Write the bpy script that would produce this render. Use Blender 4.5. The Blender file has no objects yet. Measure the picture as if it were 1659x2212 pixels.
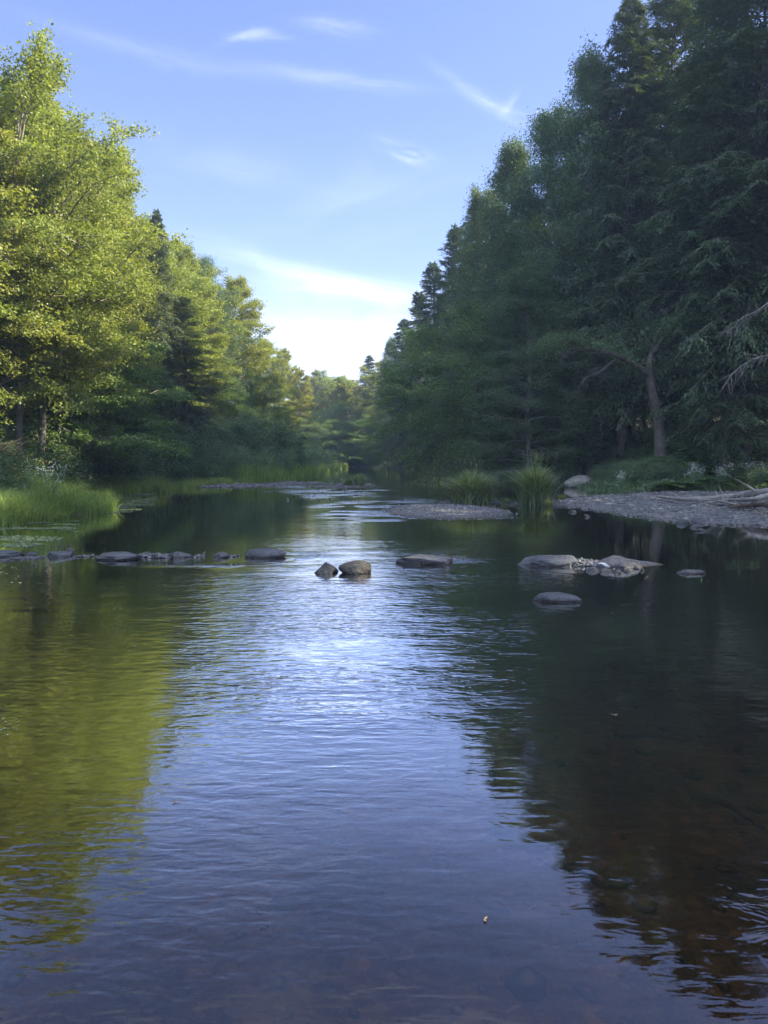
import bpy, bmesh, math, random
import numpy as np
from mathutils import Vector, noise as mnoise
PI = math.pi
R = math.radians
scene = bpy.context.scene
COL = scene.collection
rs = np.random.RandomState(7)
random.seed(7)

# ------------------------------------------------------------------ camera
CAM_H = 1.6
PITCH = R(4.3)
FPX = 1609.0            # focal length in pixels of a 1659 x 2212 picture
cam_d = bpy.data.cameras.new('camera')
cam = bpy.data.objects.new('camera', cam_d)
COL.objects.link(cam)
cam.location = (0, 0, CAM_H)
cam.rotation_euler = (PI/2 - PITCH, 0, 0)
cam_d.sensor_fit = 'VERTICAL'
cam_d.sensor_height = 24
cam_d.lens = 24*FPX/2212
cam_d.clip_start = 0.05
cam_d.clip_end = 6000
scene.camera = cam

def ray(x, y):
    u = (x-829.5)/FPX; v = (1106-y)/FPX
    c, s = math.cos(PITCH), math.sin(PITCH)
    return np.array([u, c + v*s, -s + v*c])
def at(x, y, Y):
    r = ray(x, y); return np.array([0, 0, CAM_H]) + r*(Y/r[1])
def on_water(x, y, z=0.0):
    r = ray(x, y); return np.array([0, 0, CAM_H]) + r*((z-CAM_H)/r[2])
def azel(x, y):
    r = ray(x, y); r = r/np.linalg.norm(r)
    return math.atan2(r[0], r[1]), math.asin(r[2])

# ------------------------------------------------------------------ helpers
def sm(a, b, x):
    t = np.clip((x-a)/(b-a), 0, 1); return t*t*(3-2*t)
def _hash(i, j, s):
    n = np.sin(i*127.1 + j*311.7 + s*74.7)*43758.5453
    return n - np.floor(n)
def vnoise(x, y, s=0):
    xi, yi = np.floor(x), np.floor(y); fx, fy = x-xi, y-yi
    fx = fx*fx*(3-2*fx); fy = fy*fy*(3-2*fy)
    a, b = _hash(xi, yi, s), _hash(xi+1, yi, s); c, d = _hash(xi, yi+1, s), _hash(xi+1, yi+1, s)
    return (a+(b-a)*fx)*(1-fy) + (c+(d-c)*fx)*fy
def fbm(x, y, s=0, o=4):
    v = 0; a = .5; t = 0
    for k in range(o):
        v = v + a*vnoise(x*2**k+k*17.3, y*2**k-k*9.1, s+k); t += a; a *= .5
    return v/t - .5
def sdf(poly, X, Y):
    """signed distance to a closed polygon, positive inside"""
    P = np.array(poly, float); n = len(P); X = np.asarray(X, float); Y = np.asarray(Y, float)
    d = np.full(X.shape, 1e9); ins = np.zeros(X.shape, bool)
    for i in range(n):
        ax, ay = P[i]; bx, by = P[(i+1) % n]
        ex, ey = bx-ax, by-ay
        t = np.clip(((X-ax)*ex+(Y-ay)*ey)/(ex*ex+ey*ey+1e-12), 0, 1)
        d = np.minimum(d, np.hypot(X-ax-t*ex, Y-ay-t*ey))
        if ay != by:
            c = ((ay > Y) != (by > Y)) & (X < (bx-ax)*(Y-ay)/(by-ay)+ax)
            ins ^= c
    return np.where(ins, d, -d)

class Acc:
    def __init__(s): s.v = []; s.f = []; s.r = []; s.n = 0; s.m = []
    def add(s, V, F, r=None, mi=0):
        V = np.asarray(V, float).reshape(-1, 3); F = np.asarray(F, int)
        s.v.append(V); s.f.append(F + s.n); s.n += len(V)
        s.r.append(np.full(len(F), 0.5) if r is None else (np.full(len(F), r) if np.isscalar(r) else np.asarray(r)))
        s.m.append(np.full(len(F), mi))
    def mesh(s, name, mats, smooth=False):
        me = bpy.data.meshes.new(name)
        V = np.concatenate(s.v) if s.v else np.zeros((0, 3))
        me.vertices.add(len(V)); me.vertices.foreach_set('co', V.astype(np.float32).ravel())
        tot = np.concatenate([np.full(len(f), f.shape[1]) for f in s.f]).astype(np.int32)
        idx = np.concatenate([f.ravel() for f in s.f]).astype(np.int32)
        me.loops.add(len(idx)); me.polygons.add(len(tot))
        me.loops.foreach_set('vertex_index', idx)
        st = np.concatenate([[0], np.cumsum(tot)[:-1]]).astype(np.int32)
        me.polygons.foreach_set('loop_start', st)
        try: me.polygons.foreach_set('loop_total', tot)
        except Exception: pass
        me.polygons.foreach_set('use_smooth', np.full(len(tot), smooth))
        me.polygons.foreach_set('material_index', np.concatenate(s.m).astype(np.int32))
        a = me.attributes.new('rnd', 'FLOAT', 'FACE')
        a.data.foreach_set('value', np.concatenate(s.r).astype(np.float32))
        for m in (mats if isinstance(mats, (list, tuple)) else [mats]): me.materials.append(m)
        me.update(calc_edges=True)
        return me

def link(name, data, parent=None, loc=None, rz=None):
    o = bpy.data.objects.new(name, data); COL.objects.link(o)
    if parent is not None: o.parent = parent
    if loc is not None: o.location = loc
    if rz is not None: o.rotation_euler = (0, 0, rz)
    return o
def tag(o, label=None, cat=None, group=None, kind=None):
    if label: o['label'] = label
    if cat: o['category'] = cat
    if group: o['group'] = group
    if kind: o['kind'] = kind
    return o

def unit(a): return a/np.maximum(np.linalg.norm(a, axis=-1, keepdims=True), 1e-9)
def leaves(acc, P, A, N, L, W, fold=.25, r=None, mi=0):
    A = unit(A); B = unit(np.cross(N, A)); N = np.cross(A, B)
    n = len(P); L = np.broadcast_to(L, n)[:, None]; W = np.broadcast_to(W, n)[:, None]
    V = np.stack([P, P + A*L*.42 + B*W*.5 + N*fold*W, P + A*L, P + A*L*.42 - B*W*.5 + N*fold*W], 1)
    F = np.arange(n*4).reshape(n, 4)
    acc.add(V.reshape(-1, 3), F, rs.rand(n) if r is None else r, mi)
def tube(acc, pts, rad, k=6, r=.5, cap=True):
    pts = np.asarray(pts, float); n = len(pts); rad = np.broadcast_to(rad, n)
    T = unit(np.gradient(pts, axis=0))
    ref = np.array([0, 0, 1.]) if abs(T[0][2]) < .9 else np.array([1., 0, 0])
    U = unit(np.cross(T, ref)); W = np.cross(T, U)
    a = np.arange(k)*2*PI/k
    ring = pts[:, None] + rad[:, None, None]*(np.cos(a)[None, :, None]*U[:, None] + np.sin(a)[None, :, None]*W[:, None])
    V = ring.reshape(-1, 3)
    i = np.arange(n-1)[:, None]*k; j = np.arange(k)[None]; jn = (j+1) % k
    F = np.stack([i+j, i+jn, i+k+jn, i+k+j], -1).reshape(-1, 4)
    acc.add(V, F, r)
    if cap and k == 4:
        acc.add(V[-4:], [[0, 1, 2, 3]], r)
def smooth_path(P, n):
    """Catmull-Rom through control points"""
    P = np.asarray(P, float); Q = np.vstack([2*P[0]-P[1], P, 2*P[-1]-P[-2]])
    out = []
    for t in np.linspace(0, len(P)-1-1e-6, n):
        i = int(t); u = t-i; a, b, c, d = Q[i:i+4]
        out.append(.5*((2*b)+(-a+c)*u+(2*a-5*b+4*c-d)*u*u+(-a+3*b-3*c+d)*u**3))
    return np.array(out)

# ------------------------------------------------------------------ materials
def newmat(name):
    m = bpy.data.materials.new(name); m.use_nodes = True
    nt = m.node_tree; nt.nodes.clear()
    return m, nt, nt.nodes.new('ShaderNodeOutputMaterial')
def N(nt, typ, **kw):
    n = nt.nodes.new(typ)
    for k, v in kw.items():
        if k.startswith('i_'):
            key = k[2:]; key = int(key) if key.isdigit() else key.replace('_', ' ')
            n.inputs[key].default_value = v
        else: setattr(n, k, v)
    return n
def ramp(nt, fac, stops, interp='LINEAR'):
    n = nt.nodes.new('ShaderNodeValToRGB'); cr = n.color_ramp; cr.interpolation = interp
    while len(cr.elements) < len(stops): cr.elements.new(.5)
    for e, (p, c) in zip(cr.elements, stops): e.position = p; e.color = (*c, 1) if len(c) == 3 else c
    nt.links.new(fac, n.inputs[0]); return n.outputs[0]
def mixc(nt, fac, a, b, mode='MIX'):
    n = nt.nodes.new('ShaderNodeMix'); n.data_type = 'RGBA'; n.blend_type = mode
    for s, v in ((0, fac), (6, a), (7, b)):
        if isinstance(v, (int, float)): n.inputs[s].default_value = v
        elif isinstance(v, tuple): n.inputs[s].default_value = (*v, 1)
        else: nt.links.new(v, n.inputs[s])
    return n.outputs[2]
def mth(nt, op, a, b=None, c=None, clamp=False):
    n = nt.nodes.new('ShaderNodeMath'); n.operation = op; n.use_clamp = clamp
    for i, v in enumerate((a, b, c)):
        if v is None: continue
        if isinstance(v, (int, float)): n.inputs[i].default_value = v
        else: nt.links.new(v, n.inputs[i])
    return n.outputs[0]

def leaf_mat(name, c_dark, c_mid, c_light, odd=None, trans=.35, rough=.5, var=.10, spec=.35):
    m, nt, out = newmat(name)
    at_ = N(nt, 'ShaderNodeAttribute', attribute_name='rnd')
    stops = [(0, c_dark), (.5, c_mid), (.93, c_light)]
    if odd: stops += [(.965, odd)]
    col = ramp(nt, at_.outputs['Fac'], stops)
    geo = N(nt, 'ShaderNodeNewGeometry')
    nz = N(nt, 'ShaderNodeTexNoise', i_Scale=.55, i_Detail=2.0)
    nt.links.new(geo.outputs['Position'], nz.inputs['Vector'])
    oi = N(nt, 'ShaderNodeObjectInfo')
    hs = N(nt, 'ShaderNodeHueSaturation')
    nt.links.new(col, hs.inputs['Color'])
    hue = mth(nt, 'ADD', mth(nt, 'MULTIPLY', mth(nt, 'SUBTRACT', oi.outputs['Random'], .35), .022), .5)
    val = mth(nt, 'ADD', mth(nt, 'MULTIPLY', mth(nt, 'SUBTRACT', nz.outputs['Fac'], .5), 1.2), 1.0)
    nt.links.new(hue, hs.inputs['Hue']); nt.links.new(val, hs.inputs['Value'])
    c = hs.outputs[0]
    bs = N(nt, 'ShaderNodeBsdfPrincipled', i_Roughness=rough)
    bs.inputs['Specular IOR Level'].default_value = spec
    nt.links.new(c, bs.inputs['Base Color'])
    tr = N(nt, 'ShaderNodeBsdfTranslucent')
    c2 = mixc(nt, 1.0, c, (1.15, 1.1, .45), 'MULTIPLY')
    nt.links.new(c2, tr.inputs['Color'])
    mx = N(nt, 'ShaderNodeMixShader'); mx.inputs[0].default_value = trans
    nt.links.new(bs.outputs[0], mx.inputs[1]); nt.links.new(tr.outputs[0], mx.inputs[2])
    nt.links.new(mx.outputs[0], out.inputs[0])
    return m
M = {}
M['maple'] = leaf_mat('maple_leaf', (.11, .155, .04), (.21, .255, .06), (.33, .36, .11), (.40, .31, .10), .45)
M['maple_far'] = leaf_mat('golden_leaf', (.12, .15, .02), (.20, .21, .03), (.30, .26, .04), (.30, .18, .04), .42)
M['birch'] = leaf_mat('birch_leaf', (.055, .095, .05), (.09, .15, .07), (.14, .21, .08), None, .35)
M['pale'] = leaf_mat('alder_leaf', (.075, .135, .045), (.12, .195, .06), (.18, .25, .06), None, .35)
M['hemlock'] = leaf_mat('hemlock_needle', (.042, .068, .036), (.070, .108, .054), (.115, .165, .066), None, .25, .55)
M['shrub'] = leaf_mat('shrub_leaf', (.10, .165, .09), (.165, .25, .125), (.25, .33, .17), (.20, .22, .13), .3)
M['fern'] = leaf_mat('fern_leaf', (.07, .13, .035), (.12, .20, .05), (.18, .26, .06), (.28, .28, .05), .35)
M['grass'] = leaf_mat('grass_blade', (.085, .15, .055), (.145, .235, .085), (.22, .32, .13), (.33, .31, .19), .45)
M['sedge'] = leaf_mat('sedge_blade', (.13, .20, .05), (.23, .32, .08), (.33, .43, .13), (.42, .38, .2), .45)
M['tuft'] = leaf_mat('tuft_blade', (.07, .115, .06), (.17, .24, .12), (.34, .41, .24), (.42, .40, .27), .4)
M['weed'] = leaf_mat('floating_weed', (.11, .15, .07), (.17, .22, .11), (.26, .31, .2), None, .1)

def plain(name, col, rough=.8, col2=None, scale=8, bump=.2, bscale=30, spec=.3):
    m, nt, out = newmat(name)
    geo = N(nt, 'ShaderNodeTexCoord')
    nz = N(nt, 'ShaderNodeTexNoise', i_Scale=scale, i_Detail=6.0, i_Roughness=.65)
    nt.links.new(geo.outputs['Object'], nz.inputs['Vector'])
    c = ramp(nt, nz.outputs['Fac'], [(.3, col), (.7, col2 or col)])
    bs = N(nt, 'ShaderNodeBsdfPrincipled', i_Roughness=rough); bs.inputs['Specular IOR Level'].default_value = spec
    nt.links.new(c, bs.inputs['Base Color'])
    n2 = N(nt, 'ShaderNodeTexNoise', i_Scale=bscale, i_Detail=5.0)
    nt.links.new(geo.outputs['Object'], n2.inputs['Vector'])
    b = N(nt, 'ShaderNodeBump', i_Strength=bump, i_Distance=.03)
    nt.links.new(n2.outputs['Fac'], b.inputs['Height']); nt.links.new(b.outputs[0], bs.inputs['Normal'])
    nt.links.new(bs.outputs[0], out.inputs[0]); return m
M['bark'] = plain('grey_bark', (.10, .09, .075), .9, (.24, .225, .20), 3.5, .8, 14)
M['bark_dark'] = plain('dark_bark', (.05, .042, .035), .9, (.15, .13, .11), 3, .8, 12)
M['deadwood'] = plain('bleached_wood', (.14, .125, .11), .8, (.34, .32, .29), 4, .6, 20)
M['brushwood'] = plain('brown_brushwood', (.06, .045, .03), .9, (.14, .10, .07), 4, .6, 20)
M['dead_leaf'] = plain('dead_leaf', (.16, .11, .05), .7, (.26, .19, .10))
M['petal'] = plain('white_petal', (.70, .70, .68), .7, (.8, .8, .78))
M['yellow'] = plain('yellow_petal', (.55, .42, .04), .7, (.65, .5, .05))

def rock_mat(name, dark, light, veins=False, moss=False):
    m, nt, out = newmat(name)
    tc = N(nt, 'ShaderNodeTexCoord'); geo = N(nt, 'ShaderNodeNewGeometry')
    n1 = N(nt, 'ShaderNodeTexNoise', i_Scale=3.5, i_Detail=8.0, i_Roughness=.7)
    n2 = N(nt, 'ShaderNodeTexNoise', i_Scale=38.0, i_Detail=4.0, i_Roughness=.7)
    n3 = N(nt, 'ShaderNodeTexVoronoi', i_Scale=26.0)
    for n in (n1, n2, n3): nt.links.new(tc.outputs['Object'], n.inputs['Vector'])
    c = ramp(nt, n1.outputs['Fac'], [(.32, dark), (.55, tuple((a+b)/2 for a, b in zip(dark, light))), (.72, light)])
    c = mixc(nt, .75, c, ramp(nt, n2.outputs['Fac'], [(.35, (.55, .55, .55)), (.65, (1.35, 1.35, 1.35))]), 'MULTIPLY')
    # lichen flecks
    fl = ramp(nt, n3.outputs['Distance'], [(.10, (1, 1, 1)), (.2, (0, 0, 0))])
    fm = mth(nt, 'MULTIPLY', fl, ramp(nt, n1.outputs['Fac'], [(.52, (0, 0, 0)), (.62, (1, 1, 1))]))
    c = mixc(nt, mth(nt, 'MULTIPLY', fm, .55), c, (.42, .43, .40))
    if veins:
        w = N(nt, 'ShaderNodeTexWave', i_Scale=.9, i_Distortion=3.0, i_Detail=3.0); w.bands_direction = 'DIAGONAL'
        nt.links.new(tc.outputs['Object'], w.inputs['Vector'])
        c = mixc(nt, ramp(nt, w.outputs['Fac'], [(.975, (0, 0, 0)), (.99, (1, 1, 1))]), c, (.62, .61, .58))
    sp = N(nt, 'ShaderNodeSeparateXYZ'); nt.links.new(geo.outputs['Position'], sp.inputs[0])
    wet = ramp(nt, mth(nt, 'ADD', sp.outputs['Z'], mth(nt, 'MULTIPLY', n1.outputs['Fac'], .04)), [(.035, (1, 1, 1)), (.065, (0, 0, 0))])
    c = mixc(nt, mth(nt, 'MULTIPLY', wet, .78), c, (.010, .009, .007))
    bs = N(nt, 'ShaderNodeBsdfPrincipled'); bs.inputs['Specular IOR Level'].default_value = .4
    nt.links.new(c, bs.inputs['Base Color'])
    nt.links.new(mth(nt, 'SUBTRACT', .78, mth(nt, 'MULTIPLY', wet, .5)), bs.inputs['Roughness'])
    b = N(nt, 'ShaderNodeBump', i_Strength=1.0, i_Distance=.035)
    nt.links.new(mth(nt, 'ADD', n1.outputs['Fac'], mth(nt, 'MULTIPLY', n2.outputs['Fac'], .35)), b.inputs['Height'])
    nt.links.new(b.outputs[0], bs.inputs['Normal'])
    nt.links.new(bs.outputs[0], out.inputs[0]); return m
M['slate'] = rock_mat('grey_slate', (.038, .04, .044), (.125, .13, .14))
M['granite'] = rock_mat('brown_granite', (.032, .029, .025), (.125, .112, .09))
M['dark_rock'] = rock_mat('dark_rock', (.022, .022, .023), (.075, .075, .078))
M['veined'] = rock_mat('veined_rock', (.05, .05, .055), (.15, .15, .165), veins=True)
M['pale_rock'] = rock_mat('pale_boulder', (.22, .21, .18), (.40, .38, .33))

def gravel_mat():
    m, nt, out = newmat('gravel_stone')
    a = N(nt, 'ShaderNodeAttribute', attribute_name='rnd')
    c = ramp(nt, a.outputs['Fac'], [(0, (.045, .045, .045)), (.4, (.095, .096, .098)), (.85, (.155, .156, .158)), (1, (.26, .26, .25))])
    geo = N(nt, 'ShaderNodeNewGeometry'); sp = N(nt, 'ShaderNodeSeparateXYZ'); nt.links.new(geo.outputs['Position'], sp.inputs[0])
    wet = ramp(nt, sp.outputs['Z'], [(.01, (1, 1, 1)), (.05, (0, 0, 0))])
    c = mixc(nt, mth(nt, 'MULTIPLY', wet, .65), c, (.02, .018, .015))
    bs = N(nt, 'ShaderNodeBsdfPrincipled'); nt.links.new(c, bs.inputs['Base Color'])
    nt.links.new(mth(nt, 'SUBTRACT', .7, mth(nt, 'MULTIPLY', wet, .5)), bs.inputs['Roughness'])
    nt.links.new(bs.outputs[0], out.inputs[0]); return m
M['gravel'] = gravel_mat()

def ground_mat():
    m, nt, out = newmat('ground_soil')
    geo = N(nt, 'ShaderNodeNewGeometry'); sp = N(nt, 'ShaderNodeSeparateXYZ'); nt.links.new(geo.outputs['Position'], sp.inputs[0])
    n1 = N(nt, 'ShaderNodeTexNoise', i_Scale=1.6, i_Detail=7.0, i_Roughness=.7)
    n2 = N(nt, 'ShaderNodeTexNoise', i_Scale=22.0, i_Detail=4.0)
    vo = N(nt, 'ShaderNodeTexVoronoi', i_Scale=16.0)
    for n in (n1, n2, vo): nt.links.new(geo.outputs['Position'], n.inputs['Vector'])
    bed = ramp(nt, n1.outputs['Fac'], [(.3, (.04, .028, .014)), (.5, (.11, .078, .040)), (.72, (.20, .145, .08))])
    bed = mixc(nt, .8, bed, ramp(nt, vo.outputs['Color'], [(.1, (.55, .5, .45)), (.7, (1.0, 1.0, 1.0)), (.97, (2.0, 1.9, 1.7))]), 'MULTIPLY')
    soil = ramp(nt, n2.outputs['Fac'], [(.3, (.03, .03, .014)), (.7, (.07, .075, .03))])
    mud = ramp(nt, n2.outputs['Fac'], [(.3, (.10, .095, .09)), (.7, (.17, .165, .165))])
    low = ramp(nt, sp.outputs['Z'], [(.16, (1, 1, 1)), (.32, (0, 0, 0))])
    und = ramp(nt, sp.outputs['Z'], [(0, (1, 1, 1)), (.02, (0, 0, 0))])
    c = mixc(nt, low, soil, mud); c = mixc(nt, und, c, bed)
    bs = N(nt, 'ShaderNodeBsdfPrincipled', i_Roughness=.85); bs.inputs['Specular IOR Level'].default_value = .25
    nt.links.new(c, bs.inputs['Base Color'])
    b = N(nt, 'ShaderNodeBump', i_Strength=.8, i_Distance=.05)
    nt.links.new(mth(nt, 'ADD', n2.outputs['Fac'], vo.outputs['Distance']), b.inputs['Height'])
    nt.links.new(b.outputs[0], bs.inputs['Normal']); nt.links.new(bs.outputs[0], out.inputs[0]); return m
M['ground'] = ground_mat()

def water_mat():
    m, nt, out = newmat('river_water')
    geo = N(nt, 'ShaderNodeNewGeometry')
    amp = N(nt, 'ShaderNodeAttribute', attribute_name='ripple').outputs['Fac']
    rif = N(nt, 'ShaderNodeAttribute', attribute_name='riffle').outputs['Fac']
    def layer(sx, sy, det, rough=.5, dist=0., rot=0.):
        mp = N(nt, 'ShaderNodeMapping'); mp.inputs['Scale'].default_value = (sx, sy, 1); mp.inputs['Rotation'].default_value = (0, 0, rot)
        nt.links.new(geo.outputs['Position'], mp.inputs['Vector'])
        n = N(nt, 'ShaderNodeTexNoise', i_Scale=1.0, i_Detail=det, i_Roughness=rough, i_Distortion=dist)
        n.noise_dimensions = '2D'
        nt.links.new(mp.outputs[0], n.inputs['Vector']); return n.outputs['Fac']
    a = layer(5.2, 15.0, 2.5, .5, .3, .06)
    b = layer(1.1, 2.6, 2.0, .5, .2, -.1)
    c = layer(14, 30, 2.0, .5)
    d = layer(4, 8, 3.0, .6, .4)
    patch = ramp(nt, layer(.35, .6, 2.0), [(.36, (.45, .45, .45)), (.64, (1.3, 1.3, 1.3))])
    h = mth(nt, 'MULTIPLY', a, .0088)
    h = mth(nt, 'ADD', h, mth(nt, 'MULTIPLY', c, .0011))
    h = mth(nt, 'MULTIPLY', mth(nt, 'MULTIPLY', h, amp), patch)
    h = mth(nt, 'ADD', h, mth(nt, 'MULTIPLY', mth(nt, 'MULTIPLY', b, .022), mth(nt, 'ADD', mth(nt, 'MULTIPLY', amp, .7), .015)))
    h = mth(nt, 'ADD', h, mth(nt, 'MULTIPLY', mth(nt, 'MULTIPLY', d, .075), rif))
    bp = N(nt, 'ShaderNodeBump', i_Strength=1.0, i_Distance=1.0); nt.links.new(h, bp.inputs['Height'])
    fr = N(nt, 'ShaderNodeFresnel', i_IOR=1.40); nt.links.new(bp.outputs[0], fr.inputs['Normal'])
    gl = N(nt, 'ShaderNodeBsdfGlossy', i_Roughness=.03); nt.links.new(bp.outputs[0], gl.inputs['Normal'])
    gl.inputs['Color'].default_value = (1, 1, 1, 1)
    tr = N(nt, 'ShaderNodeBsdfTransparent'); tr.inputs['Color'].default_value = (.56, .43, .26, 1)
    mx = N(nt, 'ShaderNodeMixShader')
    g = lambda v: (v, v, v)
    nt.links.new(ramp(nt, fr.outputs[0], [(0, g(0)), (.055, g(.125)), (.11, g(.44)), (.18, g(.76)), (.28, g(.90)), (.7, g(.92)), (1, g(1))]), mx.inputs[0])
    nt.links.new(tr.outputs[0], mx.inputs[1]); nt.links.new(gl.outputs[0], mx.inputs[2])
    nt.links.new(mx.outputs[0], out.inputs[0]); return m
M['water'] = water_mat()

# ------------------------------------------------------------------ world + sun
SUN_AZ, SUN_EL = R(86), R(33)
world = bpy.data.worlds.new('World'); scene.world = world; world.use_nodes = True
wt = world.node_tree; wt.nodes.clear()
wo = wt.nodes.new('ShaderNodeOutputWorld'); bg = wt.nodes.new('ShaderNodeBackground')
sky = wt.nodes.new('ShaderNodeTexSky'); sky.sky_type = 'NISHITA'; sky.sun_disc = False
sky.sun_elevation = SUN_EL; sky.sun_rotation = SUN_AZ; sky.altitude = 100; sky.air_density = 1.0; sky.dust_density = .6; sky.ozone_density = 2.5
SKY_STR = .066
bg.inputs['Strength'].default_value = SKY_STR
tc = wt.nodes.new('ShaderNodeTexCoord')
sx = wt.nodes.new('ShaderNodeSeparateXYZ'); wt.links.new(tc.outputs['Generated'], sx.inputs[0])
az = mth(wt, 'ARCTAN2', sx.outputs['X'], sx.outputs['Y']); el = mth(wt, 'ARCSINE', sx.outputs['Z'])
def skynoise(rot, s_long, s_short, det=5.0, off=0.0):
    ca, sa = math.cos(rot), math.sin(rot)
    u = mth(wt, 'ADD', mth(wt, 'MULTIPLY', az, ca*s_long), mth(wt, 'MULTIPLY', el, sa*s_long))
    v = mth(wt, 'ADD', mth(wt, 'MULTIPLY', az, -sa*s_short), mth(wt, 'MULTIPLY', el, ca*s_short))
    c = wt.nodes.new('ShaderNodeCombineXYZ'); wt.links.new(u, c.inputs[0]); wt.links.new(v, c.inputs[1]); c.inputs[2].default_value = off
    n = N(wt, 'ShaderNodeTexNoise', i_Scale=1.0, i_Detail=det, i_Roughness=.6, i_Distortion=.6); wt.links.new(c.outputs[0], n.inputs['Vector'])
    return n.outputs['Fac']
cloud = None
def streak(x0, y0, x1, y1, thick, strength, nlong=5, nshort=40, off=0.0, lo=.35, hi=.7, bend=0.0):
    """a cirrus wisp between two directions of the sky"""
    global cloud
    a0, e0 = azel(x0, y0); a1, e1 = azel(x1, y1)
    L = math.hypot(a1-a0, e1-e0); rot = math.atan2(e1-e0, a1-a0)
    ca, sa = math.cos(rot), math.sin(rot); ma, me_ = (a0+a1)/2, (e0+e1)/2
    da = mth(wt, 'SUBTRACT', az, ma); de = mth(wt, 'SUBTRACT', el, me_)
    u = mth(wt, 'ADD', mth(wt, 'MULTIPLY', da, ca), mth(wt, 'MULTIPLY', de, sa))
    v = mth(wt, 'ADD', mth(wt, 'MULTIPLY', da, -sa), mth(wt, 'MULTIPLY', de, ca))
    un = mth(wt, 'DIVIDE', u, L*.5)
    if bend: v = mth(wt, 'ADD', v, mth(wt, 'MULTIPLY', mth(wt, 'MULTIPLY', un, un), bend))
    wob = mth(wt, 'MULTIPLY', mth(wt, 'SUBTRACT', skynoise(rot, 8, 8, 3.0, off+9), .5), thick*2.5)
    vn = mth(wt, 'DIVIDE', mth(wt, 'ADD', v, wob), thick)
    q = mth(wt, 'ADD', mth(wt, 'MULTIPLY', mth(wt, 'MULTIPLY', un, un), 1.6), mth(wt, 'MULTIPLY', vn, vn))
    g = mth(wt, 'EXPONENT', mth(wt, 'MULTIPLY', q, -1.0))
    n = skynoise(rot, nlong, nshort, 6.0, off)
    nn = mth(wt, 'DIVIDE', mth(wt, 'SUBTRACT', n, lo), hi-lo, clamp=True)
    g = mth(wt, 'MULTIPLY', mth(wt, 'MULTIPLY', g, nn), strength)
    cloud = g if cloud is None else mth(wt, 'ADD', cloud, g)
streak(430, 530, 980, 650, .012, .38, 4, 60, 1, .25, .75)
streak(560, 610, 960, 650, .010, .35, 4, 50, 1.7, .3, .65)
streak(430, 705, 1080, 715, .036, .48, 3, 34, 2, .18, .75)
streak(500, 775, 1000, 770, .022, .45, 4, 50, 2.5, .3, .6)
streak(470, 80, 620, 66, .006, .22, 12, 90, 3, .38, .7, .006)
streak(640, 45, 820, 75, .008, .16, 12, 70, 4, .35, .7)
streak(945, 175, 1210, 290, .007, .26, 9, 80, 5, .30, .75, -.010)
streak(1120, 190, 1080, 250, .005, .13, 9, 60, 6, .25, .65)
streak(810, 305, 940, 350, .008, .30, 18, 80, 7, .3, .7)
streak(60, 40, 620, 170, .010, .08, 5, 40, 8, .3, .7)
streak(560, 145, 930, 190, .007, .18, 6, 50, 9, .3, .7)
streak(300, 310, 700, 400, .02, .08, 4, 30, 10, .3, .7)
streak(1100, 330, 500, 520, .03, .07, 3, 18, 11, .3, .7)
cloud = mth(wt, 'MINIMUM', cloud, .9)
# thin bright veil low over the horizon
veil = mth(wt, 'EXPONENT', mth(wt, 'MULTIPLY', mth(wt, 'MAXIMUM', el, 0.0), -7.0))
tint = mixc(wt, 1.0, sky.outputs[0], (1.05, .95, 1.18), 'MULTIPLY')
skyc = mixc(wt, mth(wt, 'MULTIPLY', veil, .20), tint, (6.2, 6.8, 8.2))
skyc = mixc(wt, cloud, skyc, (8.6, 8.9, 9.6))
# bright cloud added out of view, overhead and behind, to fill the shade
fill_hi = ramp(wt, mth(wt, 'ADD', mth(wt, 'MULTIPLY', skynoise(.3, 2, 3, 4.0, 20), .25), sx.outputs['Z']), [(.72, (0, 0, 0)), (.95, (1, 1, 1))])
fill_bk = ramp(wt, mth(wt, 'ADD', mth(wt, 'MULTIPLY', sx.outputs['Y'], -.5), mth(wt, 'MULTIPLY', skynoise(.3, 2, 3, 4.0, 22), .3)), [(.2, (0, 0, 0)), (.5, (1, 1, 1))])
over = mth(wt, 'MULTIPLY', mth(wt, 'MAXIMUM', fill_hi, fill_bk), .48)
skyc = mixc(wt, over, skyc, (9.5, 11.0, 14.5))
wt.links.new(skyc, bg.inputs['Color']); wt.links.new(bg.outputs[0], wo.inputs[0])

sd_ = bpy.data.lights.new('sun', 'SUN'); sd_.energy = 5.0; sd_.angle = R(.53); sd_.color = (1, .87, .64)
so = bpy.data.objects.new('sun', sd_); COL.objects.link(so)
s = Vector((math.sin(SUN_AZ)*math.cos(SUN_EL), math.cos(SUN_AZ)*math.cos(SUN_EL), math.sin(SUN_EL)))
so.rotation_euler = s.to_track_quat('Z', 'Y').to_euler(); so.location = (40, 20, 40)

# ------------------------------------------------------------------ terrain
LB = [(-10.5, -60), (-10, 0), (-9.2, 17), (-9.5, 22), (-11, 26), (-12, 29.5), (-10.3, 32.5), (-10.8, 38), (-9.3, 42), (-7.0, 46), (-5.4, 51),
      (-5.5, 60), (-6.4, 75), (-6.2, 90), (-5.4, 102), (-8, 106), (-22, 109), (-70, 112)]
RB = [(-70, 124), (-25, 120), (-8, 114), (-2, 107), (.3, 100), (3.2, 88), (5.6, 77), (7.0, 66), (8.4, 55), (10.2, 46), (11.2, 41.5), (11.4, 37), (10.8, 34.8), (12.2, 33.2),
      (17.5, 31.9), (21, 28), (22, 20), (22, -60)]
WATER = LB + RB
BAR = [(5.2, 24.6), (6.0, 22.8), (6.4, 20.2), (7.0, 17.9), (9.0, 16.7), (14, 16.0), (24, 15), (24, 34), (12.5, 33.5), (10.3, 31.3), (8.2, 29.3), (6.2, 27)]
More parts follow.
